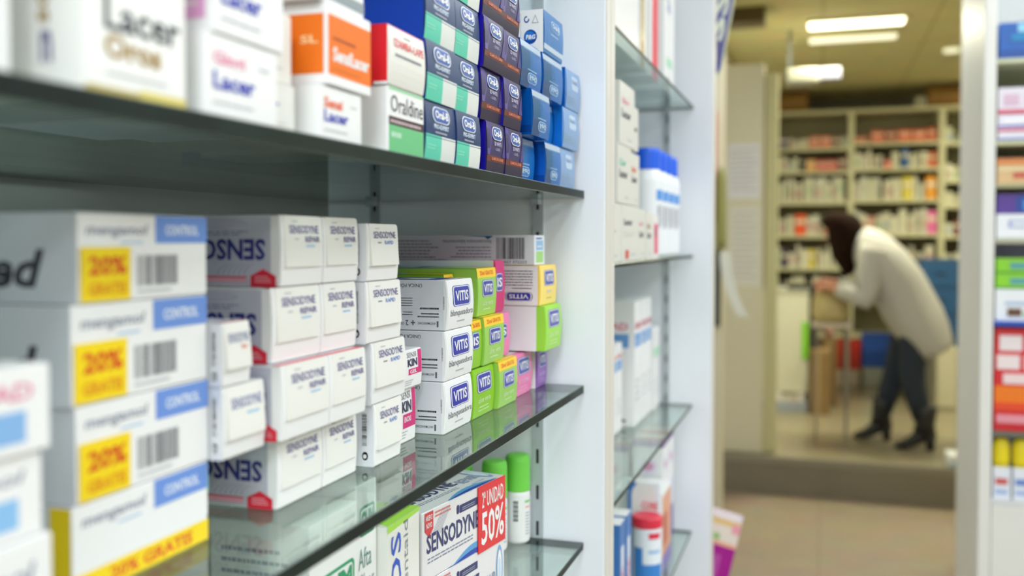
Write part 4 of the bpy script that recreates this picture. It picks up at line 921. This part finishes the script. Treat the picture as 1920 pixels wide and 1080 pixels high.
b.box(-.22, -.066, 6.76, 6.95, 1.0152, 1.045, K, .012); b.box(-.0735, -.015, 6.76, 6.84, .6202, 1.045, K, .012); o = b.build('shoulder_bag'); tag(o, 'black bag draped over the corner of the white counter', 'bag')
m = MB(); 
def crate(x, y, wd, dp, h, hx, base, label):
    t = empty('storage_crate', (x, y, .2002)); tag(t, label, 'crate')
    b = MB(); c = mat(hx, .5); hh = h*.62; z0 = h-hh
    b.box(0, wd, 0, dp, z0, z0+.01, c); b.box(0, wd, 0, .008, z0+.01, h, c); b.box(0, wd, dp-.008, dp, z0+.01, h, c); b.box(0, .008, .008, dp-.008, z0+.01, h, c); b.box(wd-.008, wd, .008, dp-.008, z0+.01, h, c)
    b.box(-.006, wd+.006, -.006, 0, h-.03, h, c); b.build('crate_body', t)
    b = MB(); b.box(.01, wd-.01, .01, dp-.01, 0, z0-.0005, mat(base, .5), .004); b.build('crate_base', t)
crate(.035, 7.98, .262, .22, .35, '#b82c20', '#d8c8b8', 'red crate on a pale base on the back-room floor')
crate(.312, 7.98, .205, .2, .41, '#1c4aa0', '#a8aca0', 'blue crate beside the red one on the back-room floor')
b = MB(); b.box(-.06, .06, 6.6, 6.85, .2005, .62, mat('#8a6e48', .7, var=.05, scale=6), .004); b.box(-.02, .0, 6.598, 6.601, .2005, .62, mat('#b09468', .5)); o = b.build('cardboard_box'); tag(o, 'brown cardboard box on the floor right of the white counter', 'box')
t = empty('drawer_cabinet', (.84, 7.6, .2)); tag(t, 'tall dark blue drawer cabinet behind the woman', 'cabinet')
m = MB(); m.box(-.15, .12, 0, .4, 0, 1.01, mat('#1f4c78', .45), .004); m.build('cabinet_body', t)
for k in range(5):
    m = MB(); m.box(-.14, .11, -.012, -.0005, .03+k*.195, .03+k*.195+.18, mat('#235384', .4), .003); d = m.build('drawer', t); m = MB(); m.box(-.05, .02, -.022, -.0125, .12+k*.195, .135+k*.195, mat('#163858', .4)); m.build('handle', d)
lump('refuse_sack', (.985, 7.35, .36), .06, .1, .158, '#4a5a34', 'dark green sack standing on the floor beside the blue cabinet', 'sack', seed=4)
t = empty('low_cabinet', (.62, 7.05, .2)); 
tag(t, 'pale low cabinet between the legs of the woman and the blue cabinet', 'cabinet')
m = MB(); m.box(.125, .26, .0, .35, 0, .42, mat('#b8b39a', .5), .004); m.build('cabinet_body', t); m = MB(); m.box(.135, .25, -.008, -.0005, .02, .40, mat('#c4bfa6', .5), .002); m.build('door', t)
b = MB(); b.box(.62, .80, 5.28, 5.42, .2035, .26, mat('#e4e8ea', .5), .004); b.box(.63, .79, 5.2785, 5.28, .206, .222, mat('#9cc0dc', .5)); o = b.build('white_carton'); tag(o, 'small white carton on the raised floor by the right door jamb', 'box')
# things on the work table
for k, (x, wd, h, hx, l) in enumerate(((.15, .08, .10, '#d9a83c', 'amber packet on the work table'), (.26, .07, .07, '#e4e0d0', 'cream packet on the work table'), (.48, .10, .05, '#5c5c54', 'dark grey tray on the work table'), (.62, .08, .11, '#d8d4c0', 'pale carton at the right end of the work table'))):
    b = MB(); b.box(0, wd, 0, .09, 0, h, mat(hx, .5), .003); b.box(.01, wd-.01, -.0008, 0, h*.4, h*.7, mat('#efe8d8', .5)); o = b.build('packet', None, (x, 7.05, .9503)); tag(o, l, 'packet')

# ------------------------------------------------------------------ right-hand display unit
t = empty('display_shelf', (0, 2.45, 0)); tag(t, 'white display shelving at the right edge, stacked with colourful packs', 'shelving')
W2 = mat('#e6e5df', .4, var=.02, scale=4)
m = MB(); m.box(.353, .380, 0, .38, 0, 2.3, W2, .003); m.build('side_panel', t)
m = MB(); m.box(1.24, 1.267, 0, .38, 0, 2.3, W2, .003); m.build('side_panel', t)
m = MB(); m.box(.3805, 1.2395, .36, .38, 0, 2.3, mat('#b4b6b8', .5)); m.build('back_panel', t)
m = MB(); m.box(.3805, 1.2395, .0, .3595, 0, .735, W2, .003); m.build('base_cabinet', t)
SZ = [(1.765, '#c8cca8'), (1.578, '#c8c8a0'), (1.480, '#b0ac84'), (1.352, '#b4b096'), (1.162, '#3456b8'), (.906, '#6e6e62'), (.745, '#d8d8d8')]
for z, c in SZ:
    m = MB(); m.box(.3805, 1.2395, .0, .3595, z-.010, z, mat(c, .45)); m.build('shelf_board', t)
def pack(x0, wd, z0, h, base, deco, label, name='medicine_box', cat='box', dy=.015, dp=.12, n=1, step=None, group=None):
    for k in range(n):
        b = MB(); b.box(0, wd, 0, dp, 0, h, mat(base, .4, coat=.15), .002)
        for i, (u0, v0, u1, v1, c) in enumerate(deco): b.box(u0*wd, u1*wd, -.0004-.0003*(i+1), .0, v0*h, v1*h, mat(c, .4))
        o = b.build(name, None, (x0+k*(step or wd+.006), 2.45+dy, z0+.0002)); tag(o, label if n == 1 else label+[', leftmost', ', second from the left', ', third from the left', ', rightmost'][k], cat, group)
pack(.386, .13, 1.765, .085, '#1f5cae', [(0, .0, 1, .25, '#1b4a98'), (.3, .72, 1, .95, '#8ecfe8'), (.2, .5, 1, .66, '#1b86bc')], 'blue carton on the top shelf of the right display unit')
pack(.386, .11, 1.578, .062, '#e4e0ec', [(0, .5, 1, .58, '#5a72c0'), (.1, .65, .9, .85, '#f0eef4'), (0, .0, 1, .1, '#3a56a8'), (0, .36, 1, .46, '#d86a80')], 'white and red carton, lower one on the second shelf of the right unit')
pack(.386, .11, 1.6405, .060, '#e6e0ea', [(.1, .3, .4, .75, '#d8b8cc'), (.5, .3, .8, .75, '#dcc0d0'), (0, .0, 1, .16, '#d44c68')], 'white and red carton, upper one on the second shelf of the right unit')
pack(.386, .11, 1.480, .058, '#dcb888', [(0, .75, 1, 1, '#e08c50'), (.3, .2, 1, .45, '#c86450'), (0, .5, 1, .62, '#e8d8a8')], 'tan and orange carton on the third shelf of the right unit')
pack(.386, .10, 1.352, .058, '#eef0f4', [(.25, .45, 1, .75, '#9aa8d4'), (.32, .52, 1, .68, '#eef0f4'), (0, 0, 1, .08, '#c8d4cc')], 'white carton with outlined blue lettering on the fourth shelf of the right unit')
pack(.386, .10, 1.4102, .046, '#5a3c98', [(.4, .1, 1, .9, '#2f4ca0'), (.55, .2, .9, .7, '#3c9ce0')], 'violet and blue carton stacked on the white one in the right unit')
pack(.386, .10, 1.162, .075, '#eef1f4', [(.2, .5, .9, .6, '#a8c0dc'), (.25, .15, .55, .4, '#6a4a38'), (.6, .1, 1, .3, '#9cd070')], 'white carton with small picture under the green ones in the right unit')
for k in (0, 1):
    pack(.386, .10, 1.2372+k*.0355, .035, '#8cd42c', [(.3, .3, .8, .7, '#5aa0a8'), (0, 0, 1, .12, '#4a9a28')], 'lime green carton, %s of the pair in the right unit' % ['lower', 'upper'][k])
pack(.386, .12, .906, .240, '#d8222c', [(.08, .78, .48, .93, '#f0e4e4'), (.56, .78, .96, .93, '#f0e4e4'), (.04, .60, .44, .74, '#f0e0e0'), (.52, .60, .92, .74, '#f0e0e0'), (0, .28, 1, .44, '#f07c1c'), (.15, .46, .85, .56, '#f0d8d8'), (0, .20, 1, .28, '#e84c28'), (.04, .08, .96, .16, '#e898a4')], 'big red carton with orange band in the right display unit')
b = MB()
for k in range(3):
    t2 = empty('sweet_packet', (.405+.042*k, 2.475, .7452)); tag(t2, 'yellow-topped packet on the lowest shelf of the right unit, %s' % ['leftmost', 'middle one', 'rightmost'][k], 'packet', 'yellow packets of the right unit')
    m = MB(); m.box(-.019, .019, -.01, .03, 0, .075, mat('#e8ecf4', .4), .003); m.box(-.014, .012, -.0106, -.01, .035, .05, mat(['#cc5a58', '#6a8cd0', '#cc5a58'][k], .4)); m.box(-.014, .012, -.0106, -.01, .012, .024, mat('#a8bce4', .4)); m.build('packet_body', t2)
    m = MB(); m.loft([[(.019*s*math.cos(a*PI/8)*(1.0), .01+.019*s*math.sin(a*PI/8), z) for a in range(16)] for z, s in ((.0755, .9), (.09, 1), (.12, 1), (.138, .8), (.145, .4))], mat('#f2dc1c', .4)); m.build('packet_top', t2)
# glass side shelf on the jamb
b = MB(); b.box(.42, .5375, 4.19, 4.199, .0, .0, GLASS) if False else None
b = MB(); b.box(.535, .60, 4.08, 4.1995, .90, 1.04, mat('#8a9a74', .2, coat=.12), .002); o = b.build('glass_bracket_box'); tag(o, 'greenish glass block fixed on the right door jamb', 'fixture')

# ------------------------------------------------------------------ the woman
def ring(c, d, hw, hd, n=18, sq=1.0):
    """ellipse around c, across direction d in the XZ plane; hw in plane, hd along Y"""
    d = Vector((d[0], 0, d[1])).normalized(); p = Vector((-d.z, 0, d.x)); out = []
    for i in range(n):
        a = 2*PI*i/n; q = Vector(c)+p*(hw*math.cos(a))+Vector((0, 1, 0))*(hd*math.sin(a)); out.append(q[:])
    return out
def path_loft(pts, m, n=18):
    b = MB(); R_ = []
    for i, (c, hw, hd) in enumerate(pts):
        a = Vector(pts[max(0, i-1)][0]); e = Vector(pts[min(len(pts)-1, i+1)][0]); d = e-a; R_.append(ring(c, (d.x, d.z), hw, hd, n))
    b.loft(R_, m); return b
SKIN = mat('#c98f74', .55); YB = 5.77
root = empty('person', (.45, YB, .2)); tag(root, 'woman in a long cream cardigan, jeans and black heeled boots bending over a bag', 'person')
OFF = Vector((.45, YB, .2))
# continuous body by skin modifier
J = {'pel': (.505, 5.77, .955, .105), 'sp1': (.43, 5.77, 1.07, .10), 'sp2': (.335, 5.77, 1.22, .105), 'chest': (.275, 5.77, 1.30, .10), 'neck': (.205, 5.77, 1.375, .045), 'jaw': (.15, 5.77, 1.385, .06), 'head': (.095, 5.77, 1.405, .088), 'crown': (.08, 5.77, 1.46, .07),
     'hipL': (.50, 5.85, .92, .085), 'kneL': (.405, 5.87, .60, .052), 'ankL': (.335, 5.88, .31, .038), 'hipR': (.51, 5.70, .92, .085), 'kneR': (.475, 5.68, .61, .052), 'ankR': (.545, 5.665, .31, .038),
     'shL': (.265, 5.92, 1.28, .055), 'elL': (.245, 5.93, 1.04, .038), 'wrL': (.085, 5.87, 1.10, .026), 'paL': (.045, 5.86, 1.115, .028),
     'shR': (.275, 5.62, 1.28, .055), 'elR': (.235, 5.60, 1.03, .038), 'wrR': (.075, 5.66, 1.08, .026), 'paR': (.035, 5.67, 1.09, .028),
     'nose': (.0, 5.77, 1.385, .012)}
E_ = [('pel', 'sp1'), ('sp1', 'sp2'), ('sp2', 'chest'), ('chest', 'neck'), ('neck', 'jaw'), ('jaw', 'head'), ('head', 'crown'), ('pel', 'hipL'), ('hipL', 'kneL'), ('kneL', 'ankL'), ('pel', 'hipR'), ('hipR', 'kneR'), ('kneR', 'ankR'),
      ('chest', 'shL'), ('shL', 'elL'), ('elL', 'wrL'), ('wrL', 'paL'), ('chest', 'shR'), ('shR', 'elR'), ('elR', 'wrR'), ('wrR', 'paR'), ('head', 'nose')]
names = list(J); V = [Vector(J[k][:3])-OFF for k in names]; rad = [J[k][3] for k in names]; ED = [(names.index(a), names.index(b)) for a, b in E_]
for h, sg in (('paL', 1), ('paR', -1)):
    p = Vector(J[h][:3])-OFF; hi = names.index(h)
    for k in range(5):
        if k < 4: a = p+Vector((-.030, (k-1.5)*.017, .004)); bb = p+Vector((-.055+.004*abs(k-1.5), (k-1.5)*.019, -.012)); cc = p+Vector((-.062+.006*abs(k-1.5), (k-1.5)*.019, -.036))
        else: a = p+Vector((-.0, -sg*.03, -.008)); bb = p+Vector((-.025, -sg*.042, -.022)); cc = p+Vector((-.043, -sg*.040, -.034))
        i = len(V); V += [a, bb, cc]; rad += [.009, .0085, .007]; ED += [(hi, i), (i, i+1), (i+1, i+2)]
me = bpy.data.meshes.new('body'); me.from_pydata([v[:] for v in V], ED, []); me.materials.append(SKIN)
bo = link('body', me, root); md = bo.modifiers.new('skin', 'SKIN')
for i, v in enumerate(me.skin_vertices[0].data): v.radius = (rad[i], rad[i]); v.use_root = (i == 0)
md.use_smooth_shade = True; sb = bo.modifiers.new('sub', 'SUBSURF'); sb.levels = 1; sb.render_levels = 1
def child(b, name, label=None):
    b.v = [tuple(Vector(v)-OFF) for v in b.v]; o = b.build(name, root)
    if label: o['label'] = label
    return o
COAT = mat('#b4b2ad', .85, var=.04, scale=60); JEAN = mat('#1f2938', .8, var=.15, scale=40); BOOT = mat('#15161a', .4); HAIR = mat('#20120c', .95, var=.2, scale=50)
coat = path_loft([((.20, YB, 1.385), .055, .07), ((.225, YB, 1.36), .085, .12), ((.265, YB, 1.305), .118, .185), ((.33, YB, 1.215), .142, .205), ((.405, YB, 1.10), .152, .195), ((.462, YB, .99), .152, .19), ((.508, YB, .91), .150, .20), ((.552, YB, .835), .136, .205), ((.590, YB, .768), .114, .205), ((.608, YB, .738), .102, .20)], COAT, 28)
child(coat, 'cardigan')
for sd, sh, el, wr in (('L', 'shL', 'elL', 'wrL'), ('R', 'shR', 'elR', 'wrR')):
    P0, P1, P2 = [Vector(J[k][:3]) for k in (sh, el, wr)]
    pts = [(P0+Vector((.01, 0, .03)), .075, .055), (P0, .082, .062), (P0.lerp(P1, .5), .070, .058), (P0.lerp(P1, .85), .064, .055), (P1+Vector((-.01, 0, -.005)), .062, .053), (P1.lerp(P2, .3), .056, .048), (P1.lerp(P2, .7), .046, .042), (P1.lerp(P2, .97), .038, .036)]
    child(path_loft([(tuple(c), a, b_) for c, a, b_ in pts], COAT), 'sleeve')
for sd in 'LR':
    h, k, a = [Vector(J[q+sd][:3]) for q in ('hip', 'kne', 'ank')]
    pts = [(h+Vector((0, 0, .05)), .095, .09), (h, .10, .092), (h.lerp(k, .5), .082, .076), (k, .062, .060), (k.lerp(a, .4), .060, .056), (k.lerp(a, .8), .045, .044)]
    child(path_loft([(tuple(c), x, y) for c, x, y in pts], JEAN), 'trouser_leg')
    # boot: shaft, foot, heel in one mesh
    dirx = -1; b = path_loft([(tuple(a+Vector((.012, 0, .135))), .056, .052), (tuple(a+Vector((.006, 0, .08))), .054, .050), (tuple(a+Vector((.0, 0, .02))), .050, .045), (tuple(a+Vector((-.008, 0, -.02))), .052, .042)], BOOT)
    FR = []
    for x, z0, z1, wd in ((.055, .265, .33, .026), (.03, .255, .34, .036), (-.01, .235, .335, .038), (-.05, .215, .30, .040), (-.09, .204, .262, .043), (-.125, .203, .243, .038), (-.15, .204, .228, .022)):
        cx = a.x+x; cz = (z0+z1)/2; FR.append([(cx, a.y+wd*math.cos(2*PI*i/16), cz+(z1-z0)/2*math.sin(2*PI*i/16)) for i in range(16)])
    b.loft(FR, BOOT); b.loft([[(a.x+.03+s*math.cos(2*PI*i/12), a.y+s*math.sin(2*PI*i/12), z) for i in range(12)] for z, s in ((.2015, .022), (.24, .024), (.29, .034))], BOOT)
    child(b, 'boot')
HAIR.node_tree.nodes['Principled BSDF'].inputs['Specular IOR Level'].default_value = .1
HC = Vector((.10, YB, 1.40)); b = MB(); R_ = []
for z, cx, rx, ry in ((1.512, .085, .02, .02), (1.505, .09, .062, .06), (1.485, .098, .092, .088), (1.45, .105, .112, .104), (1.41, .122, .104, .110), (1.36, .130, .094, .106), (1.31, .130, .086, .095), (1.26, .128, .074, .08), (1.21, .138, .054, .06), (1.17, .145, .034, .04), (1.145, .148, .012, .015)):
    R_.append([(cx+rx*math.cos(2*PI*i/26)*(1+.04*math.sin(7*i)), YB+ry*math.sin(2*PI*i/26)*(1+.04*math.cos(5*i)), z) for i in range(26)])
b.loft(R_[::-1], HAIR); child(b, 'hair', 'long dark brown hair falling forward')
for sgn in (-1, 1):
    b = MB(); b.lathe([(.003, -.004), (.009, -.002), (.009, .002), (.003, .004)], mat('#30241e', .3), 10, (-.0, YB+sgn*.03, 1.41)); child(b, 'eye')
b = MB(); b.box(.005, .03, YB-.022, YB+.022, 1.333, 1.341, mat('#a0504a', .5), .002); child(b, 'mouth')
# bag she handles
b = MB(); rings = []
for z, sx, sy in ((.88, .085, .06), (.93, .105, .075), (1.0, .10, .07), (1.05, .085, .055), (1.075, .075, .035), (1.085, .078, .03)):
    rings.append([(.055+sx*math.cos(a*PI/12)*(1+.05*math.sin(4*a)), 5.77+sy*math.sin(a*PI/12), z) for a in range(24)])
b.loft(rings, mat('#b8a878', .7, var=.1, scale=12)); o = b.build('paper_bag'); tag(o, 'crumpled tan bag held under the hands of the woman', 'bag')
b = MB(); b.box(-.04, .07, 5.73, 5.80, 1.0862, 1.118, mat('#b87868', .5), .006); o = b.build('pink_packet'); tag(o, 'dusty pink packet on top of the tan bag', 'packet')
t = empty('stool', (.06, 5.77, .2)); tag(t, 'narrow stand carrying the tan bag in front of the woman', 'stand')
m = MB(); m.box(-.11, .11, -.09, .09, .655, .679, mat('#c9bfae', .5), .003); m.build('stand_top', t)
for x in (-.09, .075):
    for y in (-.075, .06): m = MB(); m.box(x, x+.014, y, y+.014, 0, .6548, mat('#8c8474', .4)); m.build('leg', t)
b = MB(); b.box(.0, .11, 6.95, 7.15, .2005, .66, mat('#7d6340', .7, var=.05, scale=6), .004); b.box(.045, .065, 6.948, 6.951, .2005, .66, mat('#b09468', .5)); o = b.build('cardboard_box'); tag(o, 'taller brown cardboard box between the counter and the woman', 'box')
lump('carrier_bag', (.055, 7.05, .765), .045, .06, .108, '#d8a8a0', 'pink and white carrier bag on the back-room floor', 'bag', seed=6)
